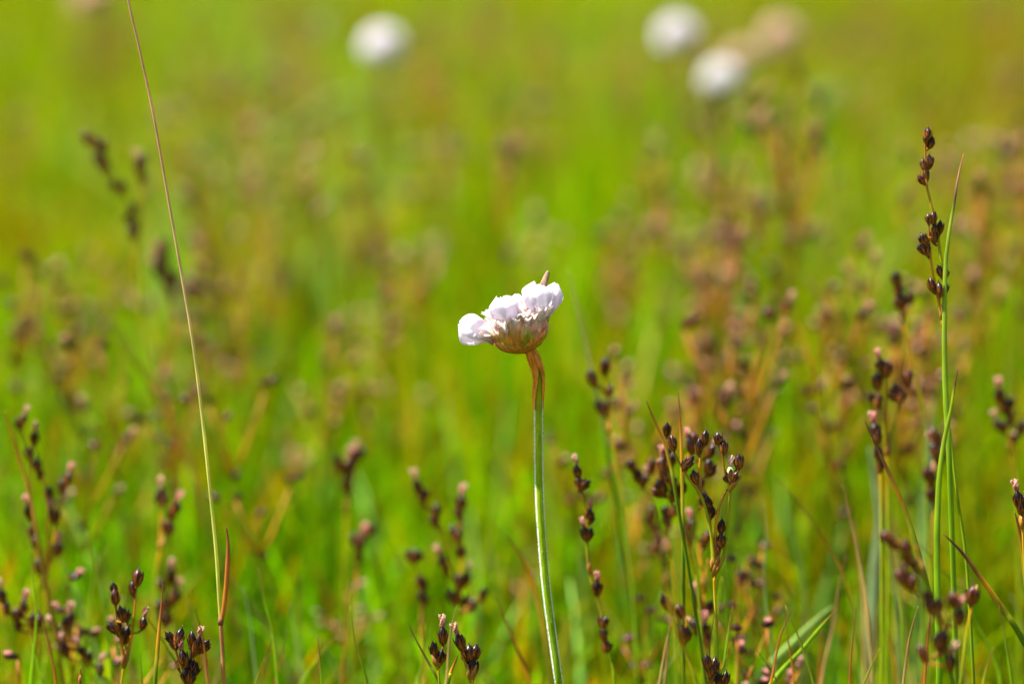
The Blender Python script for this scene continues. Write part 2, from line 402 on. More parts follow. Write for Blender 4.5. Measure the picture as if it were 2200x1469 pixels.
# ------------------------------------------------------------------ the sharp and nearly sharp rushes, each drawn from the photo
d_, p_, r_ = 'dark', 'pink', 'red'
hero_rush('sharp branching rush with black glossy capsules and one pale open capsule, right of the thrift', D0,
    [(1534, 1236), (1536, 1290), (1540, 1340), (1541, 1400), (1543, 1469)],
    [[(1534, 1235), (1534, 1187), (1519, 1103), (1503, 1058), (1486, 1036), (1464, 1001), (1446, 966), (1433, 938)],
     [(1503, 1058), (1503, 1014), (1505, 979), (1507, 962)],
     [(1536, 1231), (1556, 1187), (1565, 1103), (1569, 1050), (1559, 1023), (1553, 983), (1546, 955)],
     [(1569, 1050), (1581, 1032), (1586, 1006)],
     [(1536, 1190), (1539, 1120), (1550, 1076), (1564, 1048)],
     [(1531, 1222), (1530, 1180), (1526, 1120), (1524, 1095)],
     [(1538, 1215), (1544, 1180), (1549, 1150)]],
    [(1433, 924, 2, .95, d_), (1445, 950, -12, 1.1, d_), (1479, 994, 40, 1.15, d_), (1470, 998, -25, .8, r_), (1492, 1022, -12, 1.1, d_), (1502, 959, 2, 1.1, d_), (1514, 942, 8, 1.05, d_),
     (1543, 940, -8, 1, d_), (1555, 959, 4, 1.1, d_), (1587, 991, 3, 1.1, d_), (1570, 1018, 0, 1.1, 'pale'), (1560, 1026, -25, .7, r_), (1579, 1024, 25, .75, r_), (1521, 1077, -6, 1.1, d_), (1529, 1097, 8, 1.05, d_),
     (1550, 1128, 3, 1.15, d_), (1549, 1159, 0, 1.1, d_), (1542, 1176, -5, .85, d_)], rs=.40, seed=3, dz=1.0)
hero_rush('tall sharp rush standing highest at the right with small dark capsules in three tiers', D0 + .004,
    [(2028, 700), (2028, 734), (2030, 790), (2030, 850), (2034, 896), (2041, 930), (2048, 992), (2060, 1088), (2072, 1168), (2080, 1260), (2092, 1469)],
    [[(2028, 707), (2025, 689), (2016, 644), (2004, 586), (1999, 546), (1996, 510), (1995, 475)],
     [(2028, 707), (2031, 635), (2027, 582), (2021, 555), (2016, 514), (2004, 456), (1996, 420), (1991, 397), (1988, 330), (1988, 300), (1992, 290)],
     [(2027, 690), (2020, 660), (2018, 640)]],
    [(1993, 287, 10, .95, d_), (2000, 304, 14, 1.0, d_), (1989, 300, -8, .6, r_), (1996, 347, 3, 1.05, d_), (1984, 354, -8, .85, d_), (1978, 386, -38, .8, r_), (1988, 378, 4, 1.0, d_),
     (2005, 467, 5, .95, d_), (1995, 470, -4, .7, r_), (2019, 488, 3, 1.0, d_), (2008, 506, 2, 1.1, d_), (2007, 492, 0, .8, d_), (1983, 512, -24, 1.0, d_), (1978, 533, -30, .9, d_), (1992, 534, -3, 1.0, d_),
     (2019, 582, -16, .9, r_), (2030, 584, 4, .95, d_), (2001, 611, -10, 1.0, d_), (2018, 621, -3, 1.1, d_), (2031, 619, 8, .9, d_)], rs=.36, seed=5, dz=1.0)
hero_rush('slender rush strung with pink tipped and black capsules beside the thrift stem', D0 + .022,
    [(1262, 1195), (1268, 1240), (1290, 1310), (1304, 1380), (1316, 1430), (1322, 1480)],
    [[(1268, 1230), (1262, 1180), (1263, 1120), (1254, 1070), (1243, 1020)], [(1304, 1390), (1296, 1340), (1286, 1290), (1283, 1255)]],
    [(1240, 1010, -8, 1.2, p_), (1254, 1042, 60, 1.1, d_), (1243, 1035, -20, 1.1, d_), (1267, 1102, 6, 1.1, p_), (1270, 1115, 30, .9, d_), (1258, 1146, -12, 1.1, p_), (1268, 1145, 18, 1.1, d_),
     (1283, 1262, 0, 1.2, p_), (1293, 1330, -8, 1.15, d_), (1299, 1336, 14, .9, d_), (1297, 1362, -6, 1.0, d_), (1304, 1385, 6, 1.1, r_)], seed=8, rs=.34)
hero_rush('small pink tipped rush head at the bottom edge left of the thrift stem, left one', D0 - .002,
    [(941, 1425), (944, 1469)], [[(941, 1432), (950, 1400), (952, 1385)], [(941, 1432), (932, 1415)]],
    [(951, 1362, -2, 1.35, p_), (932, 1395, -8, 1.15, d_), (947, 1410, 10, 1.1, d_)], seed=9, rs=.34)
hero_rush('rush head with red tips and crowded black capsules at the bottom, beside the thrift stem', D0 - .002,
    [(1010, 1445), (1022, 1490)], [[(1012, 1460), (1000, 1425), (990, 1400)], [(1012, 1460), (1010, 1420), (1006, 1395)], [(1014, 1460), (1020, 1430)]],
    [(988, 1378, -18, 1.3, p_), (1009, 1398, -6, 1.3, d_), (1021, 1400, 10, 1.15, d_), (1004, 1410, -22, 1.15, p_), (1008, 1428, -10, 1.0, r_), (1016, 1434, 4, 1.25, d_)], seed=10, rs=.34)
hero_rush('crisp rush with clustered red tipped black capsules at the lower left corner', D0 - .001,
    [(402, 1440), (404, 1490)], [[(400, 1465), (385, 1420), (376, 1390)], [(403, 1465), (412, 1420), (425, 1402)], [(402, 1465), (398, 1430)]],
    [(364, 1368, -38, 1.1, d_), (385, 1368, 16, 1.2, d_), (374, 1378, -15, 1.1, r_), (412, 1370, 0, 1.2, d_), (427, 1380, 10, 1.2, p_), (440, 1387, 35, 1.1, d_), (420, 1391, 12, 1.1, d_),
     (394, 1415, -12, 1.2, p_), (387, 1425, -8, 1.1, d_), (410, 1432, 6, 1.3, p_), (420, 1436, 24, 1.1, d_), (400, 1450, -10, 1.2, d_), (412, 1455, 14, 1.1, d_)], seed=11, rs=.36)
hero_rush('slightly soft rush with curled dark capsules above the lower left corner', D0 + .012,
    [(268, 1410), (258, 1500)], [[(266, 1430), (262, 1385), (252, 1345), (247, 1295)], [(266, 1430), (284, 1360), (290, 1300), (292, 1260)], [(266, 1425), (272, 1330)]],
    [(247, 1280, -5, 1.2, r_), (244, 1262, -12, .9, d_), (296, 1240, 4, 1.2, r_), (285, 1262, -8, 1.15, d_), (262, 1318, -14, 1.1, d_), (274, 1322, 10, .9, r_), (240, 1348, -40, 1.0, d_),
     (254, 1345, 2, 1.2, d_), (270, 1365, 14, 1.3, d_), (308, 1335, 8, 1.1, p_), (266, 1360, -10, 1.1, d_)], seed=12, rs=.38)
hero_rush('soft tall rush at the left edge with capsules up both sides', D0 + .050,
    [(95, 1230), (100, 1330), (96, 1480)], [[(95, 1260), (72, 1150), (66, 1060), (64, 980), (44, 915)], [(96, 1260), (104, 1120), (92, 1030), (72, 950)], [(97, 1240), (125, 1120), (138, 1050)]],
    [(40, 908, -20, 1.1, d_), (50, 900, 20, 1.0, p_), (74, 940, 8, 1.2, p_), (62, 972, -14, 1.1, d_), (80, 1000, -10, 1.2, d_), (86, 1016, 12, 1.0, d_), (104, 1062, 4, 1.2, d_), (134, 1045, -4, 1.2, d_), (146, 1028, 10, 1.2, p_),
     (64, 1102, -12, 1.3, p_), (112, 1105, -10, 1.2, p_), (122, 1108, 24, 1.0, d_), (68, 1140, 0, 1.1, d_), (76, 1160, 10, 1.1, d_), (125, 1178, 8, 1.2, p_), (82, 1215, -4, 1.1, d_)], seed=13, rs=.45)
hero_rush('soft rush bowed down to the right along the bottom left corner', D0 + .040,
    [(110, 1355), (160, 1395), (215, 1445), (262, 1500)], [[(160, 1395), (90, 1345), (30, 1318), (0, 1300)], [(190, 1420), (150, 1360), (140, 1330)]],
    [(4, 1278, -10, 1.3, p_), (14, 1305, 0, 1.1, d_), (35, 1320, -8, 1.1, d_), (50, 1305, 10, 1.3, p_), (70, 1332, 0, 1.2, d_), (84, 1330, 14, 1.2, d_), (118, 1352, -30, 1.2, p_), (132, 1372, -14, 1.2, d_),
     (150, 1330, 6, 1.3, p_), (143, 1340, -12, 1.1, d_), (140, 1395, -16, 1.3, p_), (176, 1398, -24, 1.2, p_), (190, 1412, 10, 1.1, d_), (215, 1434, 12, 1.2, p_), (40, 1340, 10, 1.1, d_)], seed=14, rs=.40)
hero_rush('soft rush with three pink tipped tufts under the long grass culm', D0 + .055,
    [(345, 1170), (335, 1250), (325, 1480)], [[(345, 1180), (347, 1100), (344, 1070)], [(345, 1180), (362, 1120), (375, 1095)]],
    [(346, 1060, -4, 1.3, p_), (340, 1072, -24, 1.0, d_), (352, 1075, 14, 1.0, d_), (378, 1090, 16, 1.3, p_), (366, 1100, -10, 1.1, d_), (372, 1106, 20, 1.1, d_), (356, 1130, -10, 1.3, r_), (365, 1135, 12, 1.1, d_)], seed=15, rs=.42)
hero_rush('pale pink tufted rush close behind the orange blade at lower left', D0 + .060,
    [(352, 1320), (350, 1480)], [[(352, 1340), (366, 1280), (368, 1250)], [(352, 1340), (342, 1300)]],
    [(368, 1238, 4, 1.4, p_), (345, 1255, -18, 1.1, d_), (376, 1280, 14, 1.4, p_), (342, 1300, -12, 1.2, d_), (356, 1296, 4, 1.2, d_), (350, 1325, -6, 1.2, d_), (362, 1330, 18, 1.2, d_)], seed=16)
hero_rush('forked soft rush with pink tips left of the thrift stem', D0 + .058,
    [(985, 1290), (992, 1380), (1000, 1480)], [[(985, 1300), (975, 1220), (945, 1130), (905, 1065)], [(985, 1290), (992, 1200), (986, 1120), (990, 1090)], [(988, 1320), (1020, 1290), (1036, 1275)]],
    [(898, 1046, -16, 1.4, p_), (908, 1068, -6, 1.1, d_), (914, 1062, 24, 1.0, d_), (937, 1098, 4, 1.2, d_), (934, 1118, -14, 1.1, r_), (992, 1076, 4, 1.4, p_), (985, 1102, -8, 1.2, r_), (974, 1142, -12, 1.2, d_), (984, 1148, 12, 1.2, p_),
     (990, 1182, 4, 1.3, d_), (952, 1208, -22, 1.3, p_), (958, 1222, 4, 1.2, d_), (986, 1250, 0, 1.2, d_), (1002, 1240, 12, 1.3, p_), (972, 1282, -14, 1.2, d_), (1000, 1290, 2, 1.2, r_), (1014, 1298, 16, 1.3, d_), (1038, 1276, 8, 1.2, d_)], seed=17, rs=.40)
hero_rush('narrow soft rush with flat topped dark head and orange stem, left of the forked one', D0 + .060,
    [(907, 1330), (910, 1480)], [[(907, 1340), (902, 1260), (892, 1215), (888, 1200)]],
    [(880, 1194, -28, 1.1, d_), (890, 1192, 4, 1.0, d_), (900, 1194, 26, 1.0, d_), (904, 1246, -6, 1.2, r_), (910, 1256, 14, 1.1, d_), (906, 1280, -8, 1.2, d_), (912, 1290, 10, 1.1, d_)], seed=18)
hero_rush('soft rush with five capsules standing above the others at left of centre', D0 + .085,
    [(745, 1080), (742, 1200), (738, 1480)], [[(745, 1100), (745, 1030), (730, 995)], [(745, 1090), (758, 1020), (772, 985)]],
    [(726, 990, -18, 1.3, d_), (730, 1004, 6, 1.1, d_), (752, 1000, 4, 1.5, p_), (750, 1024, -6, 1.4, p_), (776, 974, 20, 1.2, d_), (764, 978, 0, 1.2, p_), (744, 1044, -8, 1.3, r_)], seed=19)
hero_rush('soft rush with a hooked dark head between two taller rushes at left of centre', D0 + .075,
    [(768, 1210), (760, 1320), (755, 1480)], [[(768, 1220), (770, 1170), (790, 1140)]],
    [(764, 1160, -20, 1.3, d_), (772, 1170, 6, 1.3, d_), (778, 1154, 10, 1.2, p_), (796, 1138, 36, 1.2, d_), (770, 1192, -6, 1.2, p_)], seed=20)
hero_rush('loose rush of four dark beads right of the thrift head', D0 + .050,
    [(1312, 920), (1330, 1020), (1345, 1120), (1362, 1300), (1370, 1480)], [[(1312, 930), (1300, 880), (1294, 862)], [(1312, 930), (1308, 850), (1298, 800)], [(1308, 850), (1280, 822)]],
    [(1300, 786, 10, 1.4, d_), (1272, 812, -18, 1.4, d_), (1290, 874, -20, 1.4, d_), (1300, 876, 20, 1.2, d_), (1312, 836, 6, 1.0, d_)], seed=21, rs=.42)
hero_rush('crowded soft rush of pink tipped black capsules, left of the sharp branching rush', D0 + .026,
    [(1478, 1150), (1495, 1230), (1505, 1330), (1512, 1480)], [[(1478, 1160), (1455, 1060), (1440, 1010), (1434, 975)], [(1470, 1120), (1440, 1075), (1425, 1050)], [(1482, 1170), (1500, 1080), (1505, 1030)], [(1462, 1090), (1470, 1020), (1474, 980)]],
    [(1424, 1000, 0, 1.4, p_), (1434, 975, -10, 1.2, d_), (1442, 990, 14, 1.1, d_), (1426, 1022, -12, 1.1, p_), (1418, 1044, -24, 1.2, d_), (1428, 1050, 4, 1.1, d_), (1414, 1058, -60, 1.1, r_), (1448, 1060, 6, 1.2, d_),
     (1466, 1045, 16, 1.2, d_), (1446, 1036, -10, 1.1, p_), (1484, 958, -14, 1.2, p_), (1490, 940, -6, 1.1, r_), (1528, 968, 24, 1.3, p_), (1522, 1000, 10, 1.1, d_), (1530, 1010, 40, 1.1, d_), (1504, 1040, 4, 1.1, d_), (1512, 1068, 8, 1.2, r_)], seed=22, rs=.42)
hero_rush('soft rush with capsules in a low tier left of the crowded rush', D0 + .045,
    [(1440, 1180), (1452, 1300), (1455, 1480)], [[(1440, 1190), (1408, 1090), (1368, 1020), (1358, 1000)], [(1440, 1190), (1432, 1130), (1446, 1090)]],
    [(1356, 998, -18, 1.2, d_), (1370, 1018, 6, 1.3, d_), (1384, 1032, 10, 1.1, p_), (1400, 1000, 4, 1.3, r_), (1432, 1116, -24, 1.2, d_), (1448, 1096, 24, 1.2, d_), (1430, 1095, -4, 1.1, d_)], seed=23, rs=.40)
hero_rush('low soft rush behind the foot of the sharp branching rush', D0 + .035,
    [(1512, 1250), (1515, 1480)], [[(1512, 1260), (1500, 1170), (1488, 1130)], [(1512, 1270), (1522, 1200)], [(1512, 1300), (1490, 1320)]],
    [(1486, 1126, -8, 1.3, p_), (1512, 1160, 6, 1.2, d_), (1520, 1150, 14, 1.2, d_), (1500, 1290, -14, 1.3, p_), (1508, 1310, 4, 1.2, d_), (1524, 1305, 20, 1.3, d_), (1494, 1345, -6, 1.2, d_), (1512, 1350, 6, 1.3, p_), (1520, 1372, 12, 1.2, d_)], seed=24)
hero_rush('three crisp black capsules on a short rush at the bottom under the branching rush', D0 - .002,
    [(1527, 1452), (1528, 1490)], [[(1527, 1465), (1522, 1440), (1520, 1430)], [(1528, 1468), (1536, 1440)], [(1530, 1475), (1552, 1468)]],
    [(1519, 1420, -4, 1.2, d_), (1534, 1432, 8, 1.15, d_), (1526, 1440, 0, 1.0, d_), (1544, 1462, -8, 1.1, d_), (1558, 1456, 8, 1.1, d_)], seed=25, rs=.34)
hero_rush('blurred dark red rush spray in front, left of the sharp branching rush', D0 - .048,
    [(1432, 1250), (1450, 1360), (1470, 1480)], [[(1432, 1260), (1415, 1180), (1398, 1105)], [(1434, 1260), (1424, 1190)]],
    [(1400, 1100, -8, 1.0, r_), (1396, 1118, -14, .9, r_), (1406, 1136, -6, 1.0, r_), (1414, 1160, 6, 1.0, r_), (1408, 1178, -10, .9, r_), (1424, 1190, 10, .9, p_), (1426, 1212, -5, .9, r_)], seed=26, rs=.3)
hero_rush('leaning rush shoot with dark sheathed tip left of the short black rush', D0 - .020,
    [(1462, 1370), (1480, 1420), (1502, 1490)], [[(1462, 1372), (1448, 1330), (1432, 1298)], [(1464, 1376), (1458, 1330), (1450, 1310)], [(1466, 1380), (1476, 1340), (1466, 1312)]],
    [(1429, 1292, -22, 1.1, d_), (1440, 1302, -14, 1.0, r_), (1460, 1310, -20, 1.0, r_), (1466, 1354, -4, 1.1, r_), (1476, 1362, 8, 1.0, r_)], seed=27, rs=.42)
hero_rush('soft rush with loose black and red beads left of the tall right hand rush', D0 + .036,
    [(1905, 960), (1908, 1100), (1906, 1480)], [[(1905, 980), (1895, 880), (1886, 820)], [(1906, 960), (1904, 850), (1902, 800)], [(1906, 980), (1930, 880), (1948, 820)]],
    [(1893, 784, -14, 1.2, p_), (1905, 792, 8, 1.3, r_), (1885, 818, -4, 1.3, d_), (1948, 812, -10, 1.3, r_), (1954, 806, 24, 1.1, d_), (1876, 856, -28, 1.1, d_), (1888, 858, 20, 1.2, d_), (1925, 838, -10, 1.3, r_), (1936, 850, 14, 1.2, r_), (1918, 848, -30, 1.1, d_)], seed=28, rs=.40)
hero_rush('small dark tufted rush leaning over beside the tall right hand rush', D0 + .052,
    [(1940, 690), (1962, 790), (1985, 900), (1990, 1100), (2000, 1480)], [[(1940, 690), (1932, 640), (1926, 608)], [(1940, 680), (1950, 660)]],
    [(1925, 600, -6, 1.4, d_), (1930, 622, 12, 1.2, r_), (1936, 640, -12, 1.3, d_), (1930, 650, -24, 1.2, r_), (1948, 652, 18, 1.3, r_), (1956, 640, 30, 1.1, d_)], seed=29, rs=.38)
hero_rush('single pink tipped rush head standing left of the brown tipped blade', D0 + .030,
    [(1890, 990), (1893, 1100), (1895, 1480)], [[(1890, 1000), (1885, 940)]],
    [(1880, 922, -8, 1.4, p_), (1886, 936, 8, 1.3, d_), (1888, 975, -6, 1.1, d_), (1893, 1000, 10, 1.1, r_)], seed=30)
hero_rush('reddish rush leaning left in front at the lower right', D0 - .038,
    [(2022, 1330), (2040, 1400), (2050, 1490)], [[(2022, 1340), (2005, 1310), (1975, 1275), (1940, 1240)], [(2022, 1335), (1985, 1240), (1950, 1180), (1905, 1150)], [(2028, 1360), (2050, 1300), (2062, 1270)], [(2036, 1400), (2000, 1410)], [(1985, 1240), (1968, 1170)]],
    [(1904, 1152, -48, 1.2, r_), (1918, 1166, -40, 1.0, r_), (1946, 1176, -8, 1.2, r_), (1948, 1196, -14, 1.0, r_), (1966, 1212, -8, 1.1, r_), (1934, 1236, -24, 1.1, r_), (1950, 1246, -14, 1.1, p_), (1960, 1250, 10, 1.0, r_),
     (1994, 1282, -6, 1.2, r_), (1996, 1300, -14, 1.1, d_), (2014, 1300, 10, 1.2, r_), (2048, 1286, -6, 1.2, r_), (2062, 1322, 6, 1.2, p_), (2014, 1376, 4, 1.1, r_), (2022, 1392, 14, 1.1, r_), (1982, 1402, -20, 1.2, r_), (2044, 1420, 8, 1.3, p_), (2028, 1370, 2, 1.1, r_)], seed=31, rs=.3)
hero_rush('lone maroon capsule on a thin green stalk at the lower right', D0 - .020,
    [(2090, 1290), (2075, 1370), (2060, 1490)], [[(2090, 1295), (2092, 1282)]], [(2090, 1275, 2, 1.3, r_), (2082, 1290, -20, .6, r_)], seed=32, rs=.3)
hero_rush('rush head with forked pink stigmas cut by the right edge of the photo', D0 - .002,
    [(2196, 1110), (2200, 1200), (2206, 1300), (2215, 1480)], [[(2196, 1130), (2190, 1090)], [(2197, 1130), (2204, 1090)]],
    [(2188, 1074, -10, 1.25, p_), (2201, 1074, 12, 1.2, p_), (2194, 1088, 0, 1.1, d_)], seed=33, rs=.36)
hero_rush('soft rush with small black and pink beads near the right edge', D0 + .060,
    [(2172, 960), (2185, 1080), (2192, 1480)], [[(2172, 970), (2165, 900), (2150, 860)], [(2172, 960), (2180, 900), (2190, 880)]],
    [(2148, 850, -10, 1.4, p_), (2158, 872, 8, 1.2, d_), (2172, 866, 12, 1.2, d_), (2144, 910, -20, 1.2, p_), (2162, 916, 4, 1.2, d_), (2178, 940, 14, 1.2, r_), (2196, 915, 10, 1.3, d_), (2170, 890, -6, 1.1, d_)], seed=34)
hero_rush('soft red brown rush behind the tall green blade at right', D0 + .045,
    [(2010, 1070), (2000, 1200), (1995, 1480)], [[(2010, 1080), (2008, 1000), (2006, 945)], [(2010, 1090), (1992, 1040)]],
    [(2006, 934, -6, 1.3, r_), (2016, 945, 14, 1.2, d_), (2008, 968, -12, 1.4, p_), (2022, 980, 24, 1.2, d_), (1992, 1018, -14, 1.3, r_), (2002, 1030, 10, 1.3, p_), (1998, 1060, 0, 1.1, r_)], seed=35)

hero_rush('blurred dark rush leaning diagonally to the left of the long culm, upper left', D0 + .105,
    [(288, 500), (292, 600), (310, 760), (330, 950), (340, 1200), (345, 1480)], [[(288, 505), (278, 440), (245, 380), (222, 330), (190, 298)], [(290, 520), (304, 440), (306, 375)]],
    [(186, 296, -30, 1.3, r_), (204, 304, -6, 1.3, r_), (222, 314, 10, 1.3, r_), (212, 342, -20, 1.3, r_), (224, 356, 6, 1.3, r_), (244, 396, -14, 1.0, r_), (264, 402, 10, 1.3, r_), (286, 448, 4, 1.3, r_), (276, 468, -10, 1.2, r_), (290, 484, 6, 1.3, d_), (282, 496, -12, 1.1, d_),
     (308, 345, 8, 1.2, d_), (298, 358, -10, 1.4, p_), (306, 378, 6, 1.3, r_)], seed=51, rs=.40)
hero_rush('blurred rosy rush touching the long culm on its left, halfway up', D0 + .135,
    [(368, 640), (372, 760), (380, 950), (390, 1480)], [[(368, 650), (358, 590), (350, 540)], [(368, 650), (374, 615)]],
    [(350, 530, -4, 1.4, r_), (344, 556, -20, 1.4, p_), (354, 566, 8, 1.5, r_), (340, 584, -26, 1.5, p_), (358, 590, 4, 1.4, r_), (376, 596, 16, 1.4, d_), (362, 612, -6, 1.5, r_), (370, 625, 8, 1.4, r_)], seed=52, rs=.38)
# ------------------------------------------------------------------ single grass culms and blades that can be told apart
def culm():
    pts = [(268, -60), (275, 0), (300, 110), (330, 250), (360, 420), (390, 590), (415, 740), (435, 900), (452, 1060), (464, 1180), (470, 1270), (474, 1330), (478, 1400), (481, 1469)]
    pp = [P(a, b, D0 + .001) for a, b in pts]; pp = to_ground(pp); s = smooth_path(pp, 5); n = len(s); L0 = Vector((s[-1].x, s[-1].y, 0))
    root = empty('grass_culm', L0); k = 11*5
    st = [(0, (.46, .28, .16)), (.30, (.46, .27, .15)), (.5, (.52, .40, .17)), (.68, (.55, .54, .12)), (.98, (.42, .46, .07)), (1.0, (.36, .19, .06))]
    mb = MB(); mb.tube([p - L0 for p in s], [(.19 + .19*min(1, i/k))*MM if i < k else .42*MM for i in range(n)], [ramp(st, min(1, i/k)) if i <= k else lerp((.36, .19, .06), (.45, .22, .07), (i-k)/(n-k)) for i in range(n)], 8)
    link('stem', mb.mesh('culm', M_BLADE), root)
    q = smooth_path([P(a, b, D0) for a, b in [(486, 1130), (490, 1165), (489, 1210), (486, 1260), (481, 1305), (475, 1336)]], 5); n = len(q)
    mb = MB(); mb.tube([p - L0 for p in q], [(.10 + .36*min(1, i/10))*MM for i in range(n)], [ramp([(0, (.20, .04, .02)), (.3, (.32, .10, .03)), (.6, (.50, .20, .02)), (1, (.40, .16, .03))], i/(n-1)) for i in range(n)], 8, .5)
    o = link('leaf_blade', mb.mesh('blade', M_BLADE), root); o['label'] = 'short orange leaf blade rising beside the culm'
    mb = MB(); c = P(474, 1334, D0) - L0; mb.tube([c + UP*.0008, c, c - UP*.0008], [.00044, .0006, .00046], [(.22, .10, .04)]*3, 8); link('node', mb.mesh('node', M_BLADE), root)
    tag(root, 'long thin brownish grass culm rising the full height of the photo at left', 'grass stalk')
culm()
TIPB = [(0, (.10, .035, .02)), (.3, (.16, .07, .035)), (.5, (.22, .12, .02)), (.6, (.50, .25, .012)), (.8, (.28, .26, .01)), (1, (.10, .20, .006))]
TIPO = [(0, (.12, .03, .02)), (.35, (.34, .12, .015)), (.6, (.50, .26, .012)), (.85, (.26, .25, .01)), (1, (.12, .20, .006))]
LG = [(0, (.2, .10, .02)), (.12, (.26, .16, .02)), (.22, (.22, .36, .006)), (1, (.18, .32, .004))]
GBL = 'leaf blades standing out of the meadow'
blade('straight green leaf with long brown tip rising beside the tall right hand rush', D0 + .004, [(2070, 330), (2058, 384), (2049, 442), (2038, 510), (2031, 580), (2029, 700), (2030, 800), (2034, 900), (2040, 1000)], .54,
      [(0, (.40, .12, .03)), (.12, (.48, .26, .16)), (.22, (.12, .05, .03)), (.28, (.26, .34, .03)), (1, (.20, .34, .01))], group=GBL)
blade('bright green arching leaf with brown tip, in front of the tall right hand rush', D0 - .006, [(2058, 790), (2050, 835), (2043, 880), (2032, 930), (2022, 990), (2016, 1060), (2013, 1160), (2014, 1280), (2018, 1469)], .62,
      [(0, (.14, .06, .03)), (.10, (.12, .05, .02)), (.16, (.24, .30, .01)), (1, (.16, .32, .006))], group=GBL)
blade('brown tipped leaf slanting down to the right, left of the arching green leaf', D0 - .004, [(1856, 898), (1880, 952), (1895, 985), (1912, 1020), (1936, 1076), (1952, 1120), (1985, 1230)], .50, TIPB, group=GBL)
blade('leaf with dark orange tip slanting to the lower right corner', D0 - .010, [(2028, 1148), (2050, 1168), (2072, 1192), (2096, 1225), (2133, 1277), (2161, 1317), (2197, 1373)], .60, TIPB, group=GBL)
blade('short yellow green leaf with orange tip at the bottom left', D0 + .001, [(350, 1255), (347, 1300), (342, 1350), (338, 1400), (333, 1469)], .42, TIPO, group=GBL)
blade('orange leaf tip slanting left above the sharp branching rush', D0 + .008, [(1388, 860), (1398, 884), (1410, 912), (1427, 950), (1440, 1000), (1455, 1080)], .36, TIPO, group=GBL)
blade('upright orange leaf tip above the sharp branching rush', D0 + .010, [(1457, 840), (1460, 880), (1462, 920), (1464, 970), (1466, 1060), (1468, 1200)], .36, TIPO, group=GBL)
blade('blurred thin brown leaf slanting right of the sharp branching rush', D0 + .045, [(1662, 1020), (1690, 1052), (1720, 1085), (1765, 1150), (1810, 1230), (1835, 1330), (1845, 1469)], .24, TIPB, group=GBL)
blade('blurred orange leaf at the left edge behind the soft tall rush', D0 + .045, [(10, 880), (24, 930), (38, 975), (52, 1020), (68, 1080), (85, 1180)], .46, [(0, DORANGE), (.5, (.4, .16, .015)), (1, (.3, .2, .02))], group=GBL)
blade('thin brown leaf leaning left at the bottom, left of the pink tipped rush heads', D0 + .006, [(876, 1338), (890, 1366), (906, 1396), (925, 1430), (945, 1469)], .26, [(0, (.10, .04, .03)), (.5, (.2, .12, .03)), (1, (.2, .2, .02))], group=GBL)
blade('blurred orange leaf leaning left beside the thrift stem', D0 + .055, [(1088, 1145), (1110, 1180), (1132, 1218), (1148, 1260), (1165, 1330), (1180, 1430)], .60, [(0, BROWN), (.3, DORANGE), (.5, (.5, .24, .01)), (1, (.25, .24, .01))], group=GBL)
blade('small dark orange leaf between the two bottom rush heads', D0, [(985, 1405), (976, 1425), (968, 1445), (960, 1475)], .36, TIPO, group=GBL)
blade('red brown leaf point at the very bottom left', D0 - .001, [(173, 1432), (172, 1450), (172, 1480)], .35, [(0, (.25, .06, .03)), (1, (.3, .12, .03))], group=GBL)
blade('yellow leaf under the cut off rush head at the right edge', D0 + .006, [(2180, 1098), (2188, 1130), (2196, 1170), (2202, 1230), (2212, 1330)], .5, TIPO, group=GBL)
blade('pale grey green broad leaf blurred at right behind the brown tipped leaf', D0 + .09, [(1868, 960), (1880, 1040), (1890, 1120), (1880, 1220), (1868, 1400)], 1.1, [(0, (.2, .26, .12)), (1, (.2, .28, .12))], group=GBL)
blade('pale blurred leaf upright left of the right edge', D0 + .13, [(2000, 850), (2000, 900), (1998, 980), (1990, 1080), (1985, 1300)], 1.5, [(0, (.2, .26, .12)), (1, (.14, .26, .06))], group=GBL)
blade('broad pale leaf lying diagonally up to the right at the lower right', D0 + .06, [(1790, 1300), (1745, 1340), (1700, 1385), (1655, 1430), (1610, 1480)], 1.1, [(0, (.26, .36, .10)), (1, (.24, .38, .06))], group=GBL)
blade('straight green leaf slanting up to the right at the bottom, right of the branching rush', D0 + .02, [(1800, 1305), (1760, 1350), (1720, 1398), (1680, 1440), (1650, 1480)], .55, LG, group=GBL)
blade('blurred orange brown leaf crossing behind the loose rush', D0 + .16, [(1725, 590), (1750, 620), (1775, 655), (1800, 700), (1850, 800)], 1.0, [(0, STRAW), (.6, (.45, .26, .03)), (1, YGREEN)], group=GBL)
blade('faint thin leaf leaning left right of the thrift head', D0 + .07, [(1220, 580), (1232, 630), (1248, 690), (1262, 750), (1285, 860), (1310, 1000)], .38, [(0, STRAW), (.6, (.3, .28, .08)), (1, GREEN)], group=GBL)
blade('blurred straw coloured leaf leaning left behind the long culm', D0 + .14, [(240, 690), (275, 750), (320, 820), (360, 890), (400, 980), (440, 1100)], .7, [(0, BROWN), (.5, (.4, .17, .03)), (1, (.3, .24, .03))], group=GBL)
blade('broad pale leaf arching far behind above the long culm', 1.30, [(830, 190), (740, 215), (660, 262), (600, 310), (550, 370), (520, 440)], 4.5, [(0, (.24, .34, .09)), (1, (.18, .30, .04))], flat=.25, group=GBL)
